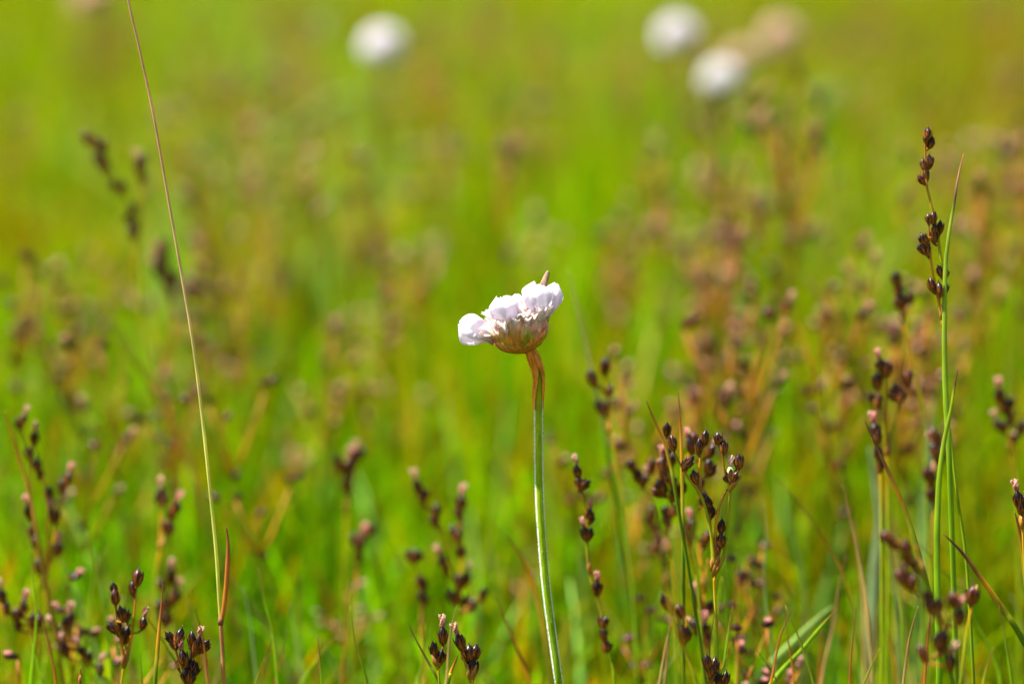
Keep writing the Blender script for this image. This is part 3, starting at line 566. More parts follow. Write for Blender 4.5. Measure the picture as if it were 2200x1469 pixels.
# a thin scatter of green leaves at and near the plane of focus in the lower frame
rb = random.Random(42); PLACES = ['lower left corner', 'left of the thrift stem', 'right of the thrift stem', 'under the sharp branching rush', 'lower right corner']
for i in range(96):
    z = D0 + rb.choice([-.012, .015, .03, .045, .06, .08, .10, .12])*rb.uniform(.7, 1.3)
    px = rb.uniform(1350, 2190) if rb.random() < .56 else rb.uniform(10, 1080)
    py = rb.uniform(1040, 1400) if px > 1300 else rb.uniform(1140, 1430)
    if abs(px - 1170) < 60: continue
    if abs(z - D0) < .02: py = max(py, 1300)
    ln = rb.choice([-1, 1])*rb.uniform(.02, .30 if rb.random() < .6 else .8); pts = [(px, py)]; bend = rb.uniform(-.5, .5)
    for q in (70, 150, 240, 330, 430): pts.append((px + ln*q*(1 - q/1100) + bend*q*(430 - q)/430*.3 + rb.uniform(-5, 5), py + q*(1 if abs(ln) < .4 else .8)))
    g = rb.random(); k1 = rb.uniform(.7, 1.15)
    stp = LG if g < .34 else TIPO if g < .60 else [(0, (.26, .30, .01)), (1, (.16, .30, .004))] if g < .74 else [(0, (.26, .33, .12)), (1, (.22, .32, .07))] if g < .84 else [(0, (.25, .12, .04)), (.5, (.45, .30, .10)), (1, (.34, .28, .06))]
    stp = [(t_, tuple(v*k1 for v in c_)) for t_, c_ in stp]
    what = 'green rush leaf with brown tip' if g < .34 else 'orange tipped rush leaf' if g < .60 else 'plain yellow green leaf' if g < .74 else 'pale grey green leaf' if g < .84 else 'dead straw coloured leaf'
    where = PLACES[0] if px < 480 else PLACES[1] if px < 1150 else PLACES[2] if px < 1420 else PLACES[3] if px < 1750 else PLACES[4]
    soft = 'sharp' if abs(z - D0) < .02 else 'blurred'
    tilt = 'upright' if abs(ln) < .12 else 'leaning left' if ln > 0 else 'leaning right'
    blade(f'{soft} {what} {tilt} at the {where}' if 'thrift' not in where and 'under' not in where else f'{soft} {what} {tilt}, {where}', z, pts, rb.uniform(.26, .5), stp, group=f'{soft} {what}s {tilt}, {where}')

# ------------------------------------------------------------------ out of focus rushes: a few kinds, copied
def rush_proto(seed, H=.13, detail=True, tone='mix', n=11):
    r = random.Random(seed); X = Vector((r.uniform(-.10, .10), r.uniform(-.08, .08), 0)); top = H
    ax = [Vector((X.x*H*t*t*1.2, X.y*H*t*t, H*t)) for t in (0, .2, .4, .6, .8, 1)]
    s = smooth_path(ax, 3); m = len(s)
    sc = [(0, (.05, .10, .004)), (.6, (.08, .17, .006)), (.75, (.26, .17, .012)), (1, DORANGE)]
    stem = MB(); stem.tube(s, [.42*MM*(1.2 - .6*i/(m-1)) for i in range(m)], [ramp(sc, i/(m-1)) for i in range(m)], 6 if detail else 4)
    brs = []; caps = []; paths = [s[int(m*.62):]]
    for b in range(r.choice([2, 3, 3, 4])):
        t = r.uniform(.66, .86); p0 = s[int((m-1)*t)]; a = r.uniform(0, 6.28); ln = r.uniform(.016, .034)
        d = Vector((math.cos(a)*.35, math.sin(a)*.35, 1)).normalized()
        pts = [p0 + d*ln*q + Vector((0, 0, .003*q*q)) for q in (0, .33, .66, 1)]
        brs.append(pts); paths.append(pts)
    kinds = {'mix': ['red', 'dark', 'pink', 'red', 'red'], 'pinky': ['pink', 'pink', 'red', 'red'], 'tan': ['tan', 'tan', 'pink', 'tan'], 'dark': ['dark', 'red', 'red']}[tone]
    tips = [q[-1] for q in paths]
    for c in range(n):
        pth = r.choice(paths); p = pth[-1] if c < len(paths) and (pth := paths[c]) else pth[r.randrange(len(pth))//1]
        a = r.uniform(0, 6.28); d = Vector((math.cos(a)*.5, math.sin(a)*.5, 1)).normalized()
        caps.append((p + d*r.uniform(.0004, .0026), d, r.uniform(1.12, 1.5), r.choice(kinds), p))
    bl = None
    if r.random() < .6:
        p0 = s[int((m-1)*.74)]; a = r.uniform(0, 6.28); bl = [p0, p0 + Vector((math.cos(a)*.003, math.sin(a)*.003, .014)), p0 + Vector((math.cos(a)*.008, math.sin(a)*.008, .034))]
    if detail:
        root = empty('rush', (0, 0, 0)); link('stem', stem.mesh('stem', M_STEM), root)
        for pts in brs:
            mb = MB(); mb.tube(pts, [.34*MM, .3*MM, .26*MM, .2*MM], [(.34, .18, .012), ORANGE, (.34, .16, .012), DORANGE], 6); link('branch', mb.mesh('branch', M_STEM), root)
        for (p, d, sc_, kd, q) in caps:
            place_capsule(root, p + d*.0014*sc_, d, sc_, kd, r)
        if bl:
            mb = MB(); mb.tube(bl, [.4*MM, .35*MM, .08*MM], [YGREEN, ORANGE, DORANGE], 5, .5); link('leaf_blade', mb.mesh('blade', M_BLADE), root)
        return root
    for pts in brs: stem.tube(pts, [.36*MM, .32*MM, .28*MM, .2*MM], [(.34, .18, .012), ORANGE, (.34, .16, .012), DORANGE], 4)
    if bl: stem.tube(bl, [.4*MM, .35*MM, .08*MM], [YGREEN, ORANGE, DORANGE], 4, .5)
    for (p, d, sc_, kd, q) in caps:
        M4 = Matrix.Translation(p) @ Vector((0, 0, 1)).rotation_difference(d).to_matrix().to_4x4() @ Matrix.Scale(sc_*1.08, 4)
        capsule_mb(kd, r.randrange(99), stem, M4, True, (1, 2))
    return link('rush', stem.mesh('rush', [M_STEM, M_CAPS, M_PINK]))
PROTO = {}
for tone in ('mix', 'pinky', 'tan', 'dark'):
    for det in (True, False):
        PROTO[(tone, det)] = [[rush_proto(sd*7 + len(tone)*31 + det, .13, det, tone, nn), False] for sd, nn in (((1, 11), (2, 8), (3, 13)) if tone == 'mix' else ((1, 9), (2, 6)))]
def put_rush(px, py, z, tone, label, group, rng, nmax=None):
    top = P(px, py, z); h = max(.03, top.z + .001); det = z < .80
    ent = rng.choice(PROTO[(tone, det)]); src, used = ent
    if not used: r = src; ent[1] = True
    else:
        r = src.copy(); COL.objects.link(r)
        for ch in src.children:
            c = ch.copy(); COL.objects.link(c); c.parent = r
            for g in ch.children:
                gg = g.copy(); COL.objects.link(gg); gg.parent = c
    sc = min(1.35, max(.8, h/.132)); sc_z = h/.132
    r.location = (top.x, top.y, 0); r.rotation_euler = (0, 0, rng.uniform(0, 6.28)); r.scale = (1.05, 1.05, sc_z)
    tag(r, label, 'rush', group); return r
GB = 'blurred rushes standing behind the thrift'
HAND = [(220, 690, .84, 'pinky', 'blurred rosy rush head at middle left below the bowed one'), (685, 690, .90, 'pinky', 'blurred rosy rush head between the culm and the thrift'), (790, 690, .92, 'tan', 'faint tan rush head between the culm and the thrift, nearer the thrift'),
    (1655, 175, .84, 'mix', 'blurred brown rush just under the white thrift heads at upper right'), (1620, 225, .82, 'mix', 'blurred brown rush left below the pair under the white heads'), (1660, 280, .82, 'pinky', 'blurred pinkish rush below the pair under the white heads'),
    (1562, 545, .74, 'pinky', 'blurred pink rush right of the thrift head at its height'), (1536, 620, .78, 'pinky', 'blurred pinkish tan rush right of the thrift head'), (1610, 600, .80, 'tan', 'blurred tan rush right of the pink one beside the thrift head'), (1632, 655, .74, 'pinky', 'blurred brown pink rush above the branching rush'),
    (1355, 470, .88, 'mix', 'blurred brown rush above and right of the thrift head'), (1330, 600, .90, 'tan', 'faint tan rush right of the thrift head'), (1375, 620, .92, 'mix', 'dim brown rush between the thrift head and the branching rush'),
    (1752, 395, .86, 'dark', 'dim dark rush left of the tall right hand rush'), (1730, 465, .82, 'mix', 'dim brown pink rush left of the tall right hand rush'), (2120, 420, .74, 'pinky', 'blurred pink rush right of the tall right hand rush'), (2020, 350, .80, 'pinky', 'dim rosy rush behind the top of the tall right hand rush'),
    (2082, 590, .78, 'tan', 'blurred tan rush head right of the tall right hand rush'), (1803, 608, .74, 'tan', 'left tan rush head of two side by side at right'), (1842, 628, .72, 'tan', 'right tan rush head of two side by side at right'), (1878, 705, .72, 'tan', 'single cream rush head below the two side by side'),
    (1985, 715, .70, 'mix', 'blurred maroon rush behind the tall right hand stem'), (1970, 755, .68, 'mix', 'lower blurred maroon rush behind the tall right hand stem'), (2010, 790, .70, 'pinky', 'rosy blurred rush touching the tall right hand stem'), (1590, 850, .70, 'pinky', 'blurred pink rush directly above the sharp branching rush'),
    (1615, 880, .70, 'mix', 'blurred brown rush directly above the sharp branching rush'), (1560, 790, .80, 'pinky', 'faint pink rush above the pink one over the branching rush'), (1718, 775, .92, 'tan', 'faint cream rush disc in the green right of the branching rush'), (2185, 285, .80, 'mix', 'blurred brown rush at the right edge high up'),
    (2188, 440, .78, 'dark', 'blurred dark rush at the right edge below the high one'), (1175, 510, .95, 'tan', 'faint ring shaped rush head just above the thrift flower'), (375, 830, .76, 'tan', 'cream rush head left of the culm at middle height'), (840, 860, .84, 'mix', 'dim brown rush left of the thrift stem top'),
    (615, 900, .86, 'pinky', 'faint pink rush left of centre'), (1095, 1200, .74, 'tan', 'blurred tan head touching the orange leaf by the thrift stem'), (735, 1275, .68, 'pinky', 'pink and dark rush low at left of centre'), (1338, 1120, .70, 'tan', 'blurred tan rush head left of the crowded rush'),
    (1662, 1350, .60, 'pinky', 'single pink rush head low right of the branching rush'), (1592, 1230, .62, 'mix', 'soft brown rush low right of the branching rush'), (1612, 1170, .64, 'mix', 'soft brown rush right of the branching rush foot'), (1382, 1315, .63, 'mix', 'soft small rush low left of the branching rush'),
    (1585, 1395, .585, 'pinky', 'rosy rush at the bottom right of the branching rush'), (650, 1090, .66, 'dark', 'dim dark rush below the five capsule rush'), (80, 830, .90, 'tan', 'faint tan head at the left edge'), (540, 590, .96, 'mix', 'dim brown rush right of the culm'), (1130, 1105, .78, 'mix', 'dim brown head just left of the thrift stem'),
    (640, 330, .98, 'dark', 'dim dark rush in the upper left centre'), (620, 420, 1.0, 'pinky', 'dim rosy rush below the dark one in the upper left centre'), (960, 320, 1.05, 'tan', 'faint tan rush up left of the thrift'), (2105, 705, .72, 'mix', 'blurred brown rush right of the tall stem at middle height'),
    (300, 640, .80, 'mix', 'dim brown rush left of the culm below middle'), (130, 560, .95, 'mix', 'faint brown rush at the left'), (510, 700, .95, 'pinky', 'faint rosy rush right of the culm at middle height'), (530, 780, .84, 'mix', 'brown rush right of the culm below middle height'), (390, 760, .86, 'dark', 'dark dim rush just left of the culm'),
    (1360, 850, .72, 'mix', 'blurred brown rush left above the branching rush'), (1330, 790, .72, 'tan', 'blurred cream rush head beside the loose bead rush'), (1655, 950, .80, 'pinky', 'dim pink rush right of the branching rush top'), (145, 1250, .62, 'pinky', 'soft pink rush head between the left edge rushes'), (55, 1420, .60, 'pinky', 'soft pink rush head at the bottom left corner'), (290, 1430, .60, 'mix', 'soft brown rush head at the bottom left below the curled one')]
rr_ = random.Random(11)
for (px, py, z, tone, lab) in HAND: put_rush(px, py, z, tone, lab, GB, rr_)
def where(px, py, z):
    h = 'left of the long culm' if px < 330 else 'right beside the long culm' if px < 600 else 'between culm and thrift' if px < 950 else 'behind the thrift' if px < 1250 else 'just right of the thrift' if px < 1450 else 'above the branching rush' if px < 1750 else 'left of the tallest rush' if px < 1990 else 'beside the right edge'
    v = 'along the top' if py < 200 else 'in the upper part' if py < 450 else 'level with the thrift' if py < 800 else 'low down' 
    return v, h
cnt = {}
ADJ = ['slightly taller', 'thin', 'short', 'leaning', 'crowded', 'sparse', 'straight', 'two headed']
k = 0; tries = 0
while k < 190 and tries < 5000:
    tries += 1; z = rr_.uniform(.66, 2.0); hh = rr_.uniform(.085, .125)*(.9 if z < .8 else 1)
    px = rr_.uniform(-60, 2260)
    # height of the head above the ground gives the row
    y0 = z/math.cos(PITCH) ; yv = (z - (HC - hh)*math.sin(PITCH))/math.cos(PITCH)
    py = H0/2 - FPX*((hh - HC)*math.cos(PITCH) + yv*math.sin(PITCH))/z
    if py < -40 or py > 1300: continue
    dens = .55 + .30*(px > 1300) - .25*(px > 1250 and z > 1.05) + .15*(px < 700)
    if px < 420 and py < 560: dens *= .3
    if 850 < px < 1250 and py > 250: dens *= .45
    if 1380 < px < 1530 and 600 < py < 830: dens *= .1
    if 1180 < px < 1400 and 150 < py < 430: dens *= .35
    if rr_.random() > dens: continue
    tone = rr_.choice(['mix', 'mix', 'pinky', 'tan', 'dark', 'pinky'])
    v, h = where(px, py, z)
    word = {'mix': 'brown', 'pinky': 'pinkish', 'tan': 'tan', 'dark': 'dark brown'}[tone]
    lab = f'{"very blurred" if z > 1 else "blurred"} {word} rush head {v}, {h}'
    put_rush(px, py, z, tone, lab, lab.replace('rush head', 'rush heads'), rr_); k += 1
for lst in PROTO.values():
    for src, used in lst:
        if not used:
            for ch in list(src.children_recursive): bpy.data.objects.remove(ch)
            bpy.data.objects.remove(src)

# ------------------------------------------------------------------ thrift flowers
WHITE = (.70, .67, .73); LILAC = (.62, .48, .68); ROSE = (.66, .34, .44)
def petal_rows(b, a, e1, e2, L, R, phi, wid, seed, nu=13, nv=16, lay=0.0, rose=.35, openness=0.0):
    r = random.Random(seed); rows = []; cols = []; ph = r.uniform(0, 6.28); nt_ = r.uniform(.05, .12)
    for i in range(nv + 1):
        v = i/nv
        prof = (.16 + .86*math.sin(math.pi*.5*min(1, v*1.55))**1.2) if v < .65 else 1.02 - (.78 - openness)*((v - .65)/.35)**2.0
        wv = wid*(.30 + .70*min(1, v/.55)**1.1)*(1 if v < .8 else 1 - .35*((v - .8)/.2)**2)
        row = []; cr = []
        for j in range(nu):
            u = -1 + 2*j/(nu - 1)
            an = phi + u*wv
            ruf = .08*math.sin(u*4 + ph + v*4)*v + .035*math.cos(u*9.4)*math.sin(v*3.1) + .02*math.sin(u*11 + ph*2)*v**3
            rr = R*(prof + lay + .07*u*(v > .2) + ruf)
            hh = L*(v - nt_*math.exp(-(u*3.0)**2)*max(0, v - .6)*1.6 - .10*u*u*v*v + .02*math.sin(u*5 + ph)*v*v)
            rr += R*(.16*mnoise.noise(Vector((u*2.2 + seed*3.7, v*3.2, seed*1.3))) + .07*mnoise.noise(Vector((u*6 + seed, v*7, 5))))*min(1, v*2)
            row.append(b + a*hh + (e1*math.cos(an) + e2*math.sin(an))*rr)
            vein = .5 + .5*math.cos(u*18); vn = max(0, 1 - v*1.25)
            c = lerp(WHITE, LILAC, min(1, rose*(.35 + .65*vn) + .18*vein*vn + .08*abs(u)))
            c = lerp(c, ROSE, max(0, .42*(1 - v*3.2)))
            cr.append(c)
        rows.append(row); cols.append(cr)
    return rows, cols
def frame(a):
    a = a.normalized(); e1 = a.cross(Vector((0.13, 1, .21))).normalized(); return a, e1, a.cross(e1).normalized()
def floret(root, base, tip, R, seed, n=5, rose=.35, openness=.0):
    a, e1, e2 = frame(tip - base); L = (tip - base).length; r = random.Random(seed); L0 = root.location; fl = None
    ph0 = r.uniform(0, 6.28)
    tb = MB()
    tb.tube([base - L0 - a*L*.12, base - L0 + a*L*.1, base - L0 + a*L*.4], [R*.22, R*.2, R*.35], [(.55, .4, .3), ROSE, LILAC], 10)
    fl = link('floret', tb.mesh('floret_tube', M_PETAL), root)
    for k in range(n):
        mb = MB(); rows, cols = petal_rows(base - L0, a, e1, e2, L*r.uniform(.92, 1.04), R, ph0 + k*2*math.pi/n, .88, seed*10 + k, lay=.05*(k % 2), rose=rose*r.uniform(.7, 1.3), openness=openness)
        mb.grid(rows, cols); o = link('petal', mb.mesh('petal', M_PETAL), fl)
        s = o.modifiers.new('sub', 'SUBSURF'); s.levels = 1; s.render_levels = 1
    return fl
def calyx(root, base, a, L, R, seed, hairs=110, name='calyx', dense=True):
    r = random.Random(seed); a, e1, e2 = frame(a); L0 = root.location; mb = MB(); rows = []; cols = []; nu = 30
    for i in range(9):
        t = i/8; row = []; cr = []
        for j in range(nu):
            an = j*2*math.pi/nu; pl = math.cos(an*5)
            rr = R*(.22 + .30*t + .55*max(0, t - .45)**1.2)*(1 + .12*pl*t)
            hh = L*t*(1 + (.10*pl*max(0, t - .6)*2))
            row.append(base - L0 + a*hh + (e1*math.cos(an) + e2*math.sin(an))*rr)
            c = lerp((.50, .44, .22), (.78, .60, .56), min(1, t*1.6)); c = lerp(c, (.86, .82, .80), max(0, t - .55)*2.0)
            if pl > .7: c = lerp(c, (.62, .25, .22), .6)
            cr.append(c)
        rows.append(row); cols.append(cr)
    mb.grid(rows, cols, True)
    for h in range(hairs):
        t = r.uniform(.05, .95); an = r.uniform(0, 6.28); rad = e1*math.cos(an) + e2*math.sin(an)
        rr = R*(.22 + .30*t + .55*max(0, t - .45)**1.2)
        p = base - L0 + a*L*t + rad*rr
        mb.hair(p, rad*.8 + a*r.uniform(.5, 1.6), r.uniform(.4, .95)*MM, .026*MM, (.90, .84, .80))
    return link(name, mb.mesh(name, M_HAIR), root)

def cr_(x, y, d=0.0): return P(940 + x/4.59, 560 + y/4.59, D0 + d*MM)
K = 1/4.59/11.0*MM        # one crop pixel in metres
def hero_thrift():
    sp = [(1132, 741), (1141, 757), (1149, 776), (1156, 798), (1158, 822), (1157, 850), (1157, 880), (1157, 950), (1158, 1020), (1161, 1100), (1168, 1200), (1177, 1290), (1189, 1380), (1201, 1469)]
    pp = to_ground([P(a, b, D0) for a, b in sp]); s = smooth_path(pp, 5); n = len(s)
    root = empty('thrift_flower', (s[-1].x, s[-1].y, 0)); L0 = root.location
    # green scape, its colour darkened lower down to tone down the sunlit stripe
    mb = MB(); k0 = 6*5
    rad = [(.56 + .10*min(1, i/18))*MM if i < k0 else (.66 - .03*min(1, (i - k0)/40))*MM for i in range(n)]
    cols_ = [ramp([(0, (.30, .12, .03)), (.06, (.20, .20, .02)), (.3, (.34, .44, .008)), (.5, (.28, .40, .008)), (.75, (.20, .32, .008)), (1, (.15, .26, .006))], i/(n-1)) for i in range(n)]
    mb.tube([p - L0 for p in s], rad, cols_, 16)
    st = link('stem', mb.mesh('scape', M_FSTEM), root)
    # fine hairs on the scape
    r = random.Random(5); hb = MB()
    for h in range(13000):
        f = r.uniform(27, 66); i = int(f); t = f - i; 
        if i >= n - 1: continue
        p = s[i].lerp(s[i+1], t) - L0; tg = (s[i+1] - s[i]).normalized(); e1 = tg.cross(Vector((0, 1, 0))).normalized(); e2 = tg.cross(e1)
        an = r.choice([0, math.pi, math.pi/2])*1.0 + r.gauss(.08, .17) if r.random() < .955 else r.uniform(0, 6.28)
        if e2.dot(FW) < 0: e2 = -e2
        d = e1*math.cos(an) + e2*math.sin(an)
        hb.hair(p + d*rad[i]*.97, d + Vector((r.gauss(0, .35), r.gauss(0, .35), r.gauss(0, .4))), r.uniform(.20, .48)*MM, .017*MM, (.92, .94, .88))
    link('stem_hairs', hb.mesh('stem_hairs', M_HAIR), root)
    # papery brown sheath with a slit through which the green shows
    sh = MB(); rows = []; cols = []; top = s[:31]; nu = 40
    hw = [30, 42, 54, 64, 68, 66, 62, 60, 58, 60, 62, 60, 56, 54, 52]
    for i, p in enumerate(top):
        t = i/30; tg = (s[i+1] - s[max(0, i-1)]).normalized(); e1 = tg.cross(Vector((0, 1, 0))).normalized(); e2 = tg.cross(e1).normalized()
        if e2.dot(FW) < 0: e2 = -e2
        if e1.x < 0: e1 = -e1
        w = np.interp(t*14, range(15), hw)*K
        gap = max(0, (t - .42))*1.9; mid = math.radians(285)        # slit faces the camera, a little to the right
        row = []; cr2 = []
        for j in range(nu + 1):
            u = j/nu; an = mid + gap + .02 + u*(2*math.pi - 2*gap - .04) if gap < 2.8 else mid + gap + u*.2
            fold = .06*math.sin(an*5 + t*5) + .05*math.sin(an*9 - t*9) + .04*mnoise.noise(Vector((an*2, t*9, 4)))
            row.append(p - L0 + (e1*math.cos(an) + e2*math.sin(an))*max(rad[i]*1.05, w*(1 + fold)))
            stv = mnoise.noise(Vector((an*6, t*2.5, 1)))*.5 + .5; sv2 = mnoise.noise(Vector((an*16, t*5, 8)))*.5 + .5
            c = lerp((.60, .15, .008), (.92, .42, .05), stv); c = lerp(c, (.85, .52, .20), max(0, sv2 - .5)*1.1)
            c = lerp(c, (.45, .38, .05), .55*max(0, math.sin((an - mid + .4)))*(.4 if t > .2 else 0)); c = lerp(c, (.16, .035, .01), max(0, .5 - t*5))
            cr2.append(c)
        rows.append(row); cols.append(cr2)
    sh.grid(rows, cols)
    link('sheath', sh.mesh('sheath', M_BRACT), root)
    # the cup of bracts
    c = cr_(795, 640); pole = cr_(848, 890); ax = (c - pole).normalized(); a, e1, e2 = frame(ax); db = (c - pole).length; Rb = 292*K
    if e1.x < 0: e1 = -e1; e2 = -e2
    core = MB(); rows = []; cols = []
    for i in range(14):
        t = i/13*math.pi*.62; rows.append([c - L0 - a*math.cos(t)*db*.93 + (e1*math.cos(q) + e2*math.sin(q))*math.sin(t)*Rb*.9 for q in [j*math.pi/14 for j in range(28)]])
        cols.append([lerp((.5, .32, .12), (.8, .62, .55), i/13)]*28)
    core.grid(rows, cols, True); link('receptacle', core.mesh('receptacle', M_BRACT), root)
    r = random.Random(77)
    ring = [(k*2*math.pi/7 + .2, .46, 1.06, .00, .92) for k in range(7)] + [(k*2*math.pi/9 + .55, .36, 1.14, -.035, .6) for k in range(9)] + [(k*2*math.pi/6 + .9, .40, .86, .035, .8) for k in range(6)]
    for q, (phi, hw_, vm, lay, brown) in enumerate(ring):
        phi += r.uniform(-.32, .32); vm *= r.uniform(.78, 1.06); lay += r.uniform(-.012, .012); hw_ *= r.uniform(.75, 1.1); rows = []; cols = []; sd = r.uniform(0, 50); twist = r.uniform(-.35, .35)
        gr = r.choice([r.uniform(0, .3), r.uniform(.5, .75), r.uniform(.8, 1)])
        for i in range(17):
            v = i/16; th = v*vm*math.pi*.5; hwv = hw_*np.interp(v, [0, .15, .35, .55, .75, .9, 1], [.75, .95, 1.05, 1.0, .74, .40, .10])
            row = []; cr2 = []
            for j in range(13):
                u = -1 + 2*j/12; an = phi + u*hwv/max(.42, math.sin(max(.2, th))) + twist*v
                bulge = 1 + lay + .020 + .035*(1 - u*u) + .02*mnoise.noise(Vector((u*2 + sd, v*3, 0))) + .05*max(0, v - .8)*(1 + math.sin(sd))
                x = c - L0 - a*math.cos(th)*db*bulge + (e1*math.cos(an) + e2*math.sin(an))*math.sin(min(th, 1.57) if th < 1.57 else 1.57)*Rb*bulge
                x = x + (e1*math.cos(an) + e2*math.sin(an))*Rb*.03*mnoise.noise(Vector((u*2.5, v*3, sd)))
                row.append(x)
                edge = min(1, abs(u)**2.2*1.15 + .15*mnoise.noise(Vector((u*3, v*4, sd))))
                vn = mnoise.noise(Vector((u*9 + sd, v*1.6, 2)))*.5 + .5
                g = lerp((.30, .38, .012), (.62, .60, .06), vn); o_ = lerp((.72, .24, .02), (.92, .48, .12), vn)
                cc = lerp(g, o_, max(0, min(1, edge*brown*1.25 + .12 + (1 - gr)*.9))); cc = lerp(cc, (.50, .14, .02), max(0, .65 - v*3.0)); cc = lerp(cc, (.90, .62, .54), min(1, max(0, v - .68)*2.6))
                cr2.append(cc)
            rows.append(row); cols.append(cr2)
        mb = MB(); mb.grid(rows, cols); o = link('bract', mb.mesh('bract', M_BRACT), root)
        sm = o.modifiers.new('thick', 'SOLIDIFY'); sm.thickness = .00006; sm.offset = 0
        ss = o.modifiers.new('sub', 'SUBSURF'); ss.levels = 1; ss.render_levels = 1
    # calyces filling the head
    for k in range(34):
        rr = math.sqrt((k + .5)/34)*.86; an = k*2.39996; b = c + (e1*math.cos(an) + e2*math.sin(an))*Rb*rr*.92 - a*db*(.32 - .10*rr)
        d = a + (e1*math.cos(an) + e2*math.sin(an))*rr*.75
        calyx(root, b, d, r.uniform(3.0, 4.0)*MM, 1.15*MM, k + 3, 120)
    calyx(root, cr_(640, 735, -3.0), cr_(450, 690, -4) - cr_(640, 735, -3), 3.6*MM, 1.3*MM, 91, 220)
    calyx(root, cr_(600, 700, -1.0), cr_(440, 600, -1) - cr_(600, 700, -1), 3.4*MM, 1.2*MM, 92, 220)
    calyx(root, cr_(760, 700, -5.2), cr_(780, 560, -6) - cr_(760, 700, -5.2), 2.6*MM, 1.0*MM, 93, 160)
    for (x0, y0, x1, y1, d0, d1, LL, RR, sd) in [(585, 745, 480, 640, -4.2, -5.2, 3.4, 1.2, 101), (560, 640, 490, 500, -2.0, -2.4, 3.2, 1.1, 102), (690, 720, 640, 600, -5.4, -6.2, 2.6, 1.0, 103),
            (840, 640, 800, 430, -4.0, -4.6, 4.0, 1.2, 104), (860, 560, 845, 370, -2.0, -2.2, 3.6, 1.2, 105), (1000, 600, 1010, 470, -4.4, -5.0, 2.8, 1.1, 106), (1060, 560, 1100, 450, -2.6, -3.0, 2.6, 1.1, 107), (520, 770, 430, 740, -3.0, -3.6, 2.6, 1.0, 108)]:
        calyx(root, cr_(x0, y0, d0), cr_(x1, y1, d1) - cr_(x0, y0, d0), LL*MM, RR*MM, sd, 240)
    calyx(root, cr_(900, 650, -4.2), cr_(870, 480, -5) - cr_(900, 650, -4.2), 3.2*MM, 1.1*MM, 94, 160)
    for k in range(18):
        an = k*2*math.pi/18 + r.uniform(-.1, .1); rd = e1*math.cos(an) + e2*math.sin(an)
        calyx(root, c + rd*Rb*.80 - a*db*.12, a + rd*r.uniform(.3, .7), r.uniform(2.2, 3.2)*MM, 1.15*MM, 300 + k, 110)
    # florets, folded like small white buds
    floret(root, cr_(520, 785, -1.0), cr_(205, 600, -2.0), 150*K, 21, rose=.25)
    floret(root, cr_(735, 655, -3.6), cr_(612, 340, -4.4), 140*K, 22, rose=.25)
    floret(root, cr_(985, 560, -2.4), cr_(985, 212, -3.2), 145*K, 23, rose=.18, openness=.1)
    floret(root, cr_(1085, 560, -.6), cr_(1172, 222, -.8), 92*K, 24, rose=.8)
    floret(root, cr_(800, 560, .8), cr_(785, 326, 1.2), 72*K, 25, rose=.12)
    floret(root, cr_(1110, 440, 2.4), cr_(1180, 260, 3.4), 80*K, 26, rose=.3)
    floret(root, cr_(900, 520, 4.6), cr_(950, 320, 6.4), 100*K, 27, rose=.3)
    floret(root, cr_(740, 640, 5.0), cr_(700, 500, 7.4), 80*K, 28, rose=.3)
    # withered petal tip
    mb = MB(); rows = []; cols = []
    b0, t0 = cr_(1040, 250, .6), cr_(1092, 102, 1.0); dd = t0 - b0; sd = dd.cross(FW).normalized()
    for i in range(9):
        v = i/8; wv = (34*(1 - v*.55) if v < .85 else 17*(1.1 - v)/.25)*K; row = []; c2 = []
        for j in range(7):
            u = -1 + j/3; row.append(b0 - L0 + dd*v + sd*u*wv + FW*(u*u*.00035 - .0001*v)); c2.append(lerp((.36, .24, .16), (.55, .40, .28), .5 + .5*math.cos(u*5 + v*2)) if u > -.5 else (.22, .15, .10))
        rows.append(row); cols.append(c2)
    mb.grid(rows, cols); o = link('withered_petal', mb.mesh('withered_petal', M_BRACT), root)
    m_ = o.modifiers.new('thick', 'SOLIDIFY'); m_.thickness = .0001
    # clear drop added for the glint of a calyx membrane between the florets
    dm = bpy.data.materials.new('glint_drop'); dm.use_nodes = True; q = dm.node_tree.nodes['Principled BSDF']
    q.inputs['Transmission Weight'].default_value = 1; q.inputs['Roughness'].default_value = .02; q.inputs['IOR'].default_value = 1.33
    mb = MB(); rows = []; cols = []; cc = cr_(830, 548, -7.0) - L0
    for i in range(13):
        th = math.pi*i/12; rows.append([cc + Vector((math.cos(f)*math.sin(th)*1.05, math.sin(f)*math.sin(th)*.7, math.cos(th)*.62))*.95*MM for f in [j*math.pi/10 for j in range(20)]]); cols.append([(1, 1, 1)]*20)
    mb.grid(rows, cols, True); dr = link('glint_drop', mb.mesh('glint_drop', dm)); dr.location = L0
    tag(dr, 'clear drop added for the glint of a calyx membrane under the sharp thrift petals', 'water drop')
    tag(root, 'sharp white and lilac thrift flower on a hairy green stem at the centre', 'flower', 'thrift flowers in the meadow')
hero_thrift()

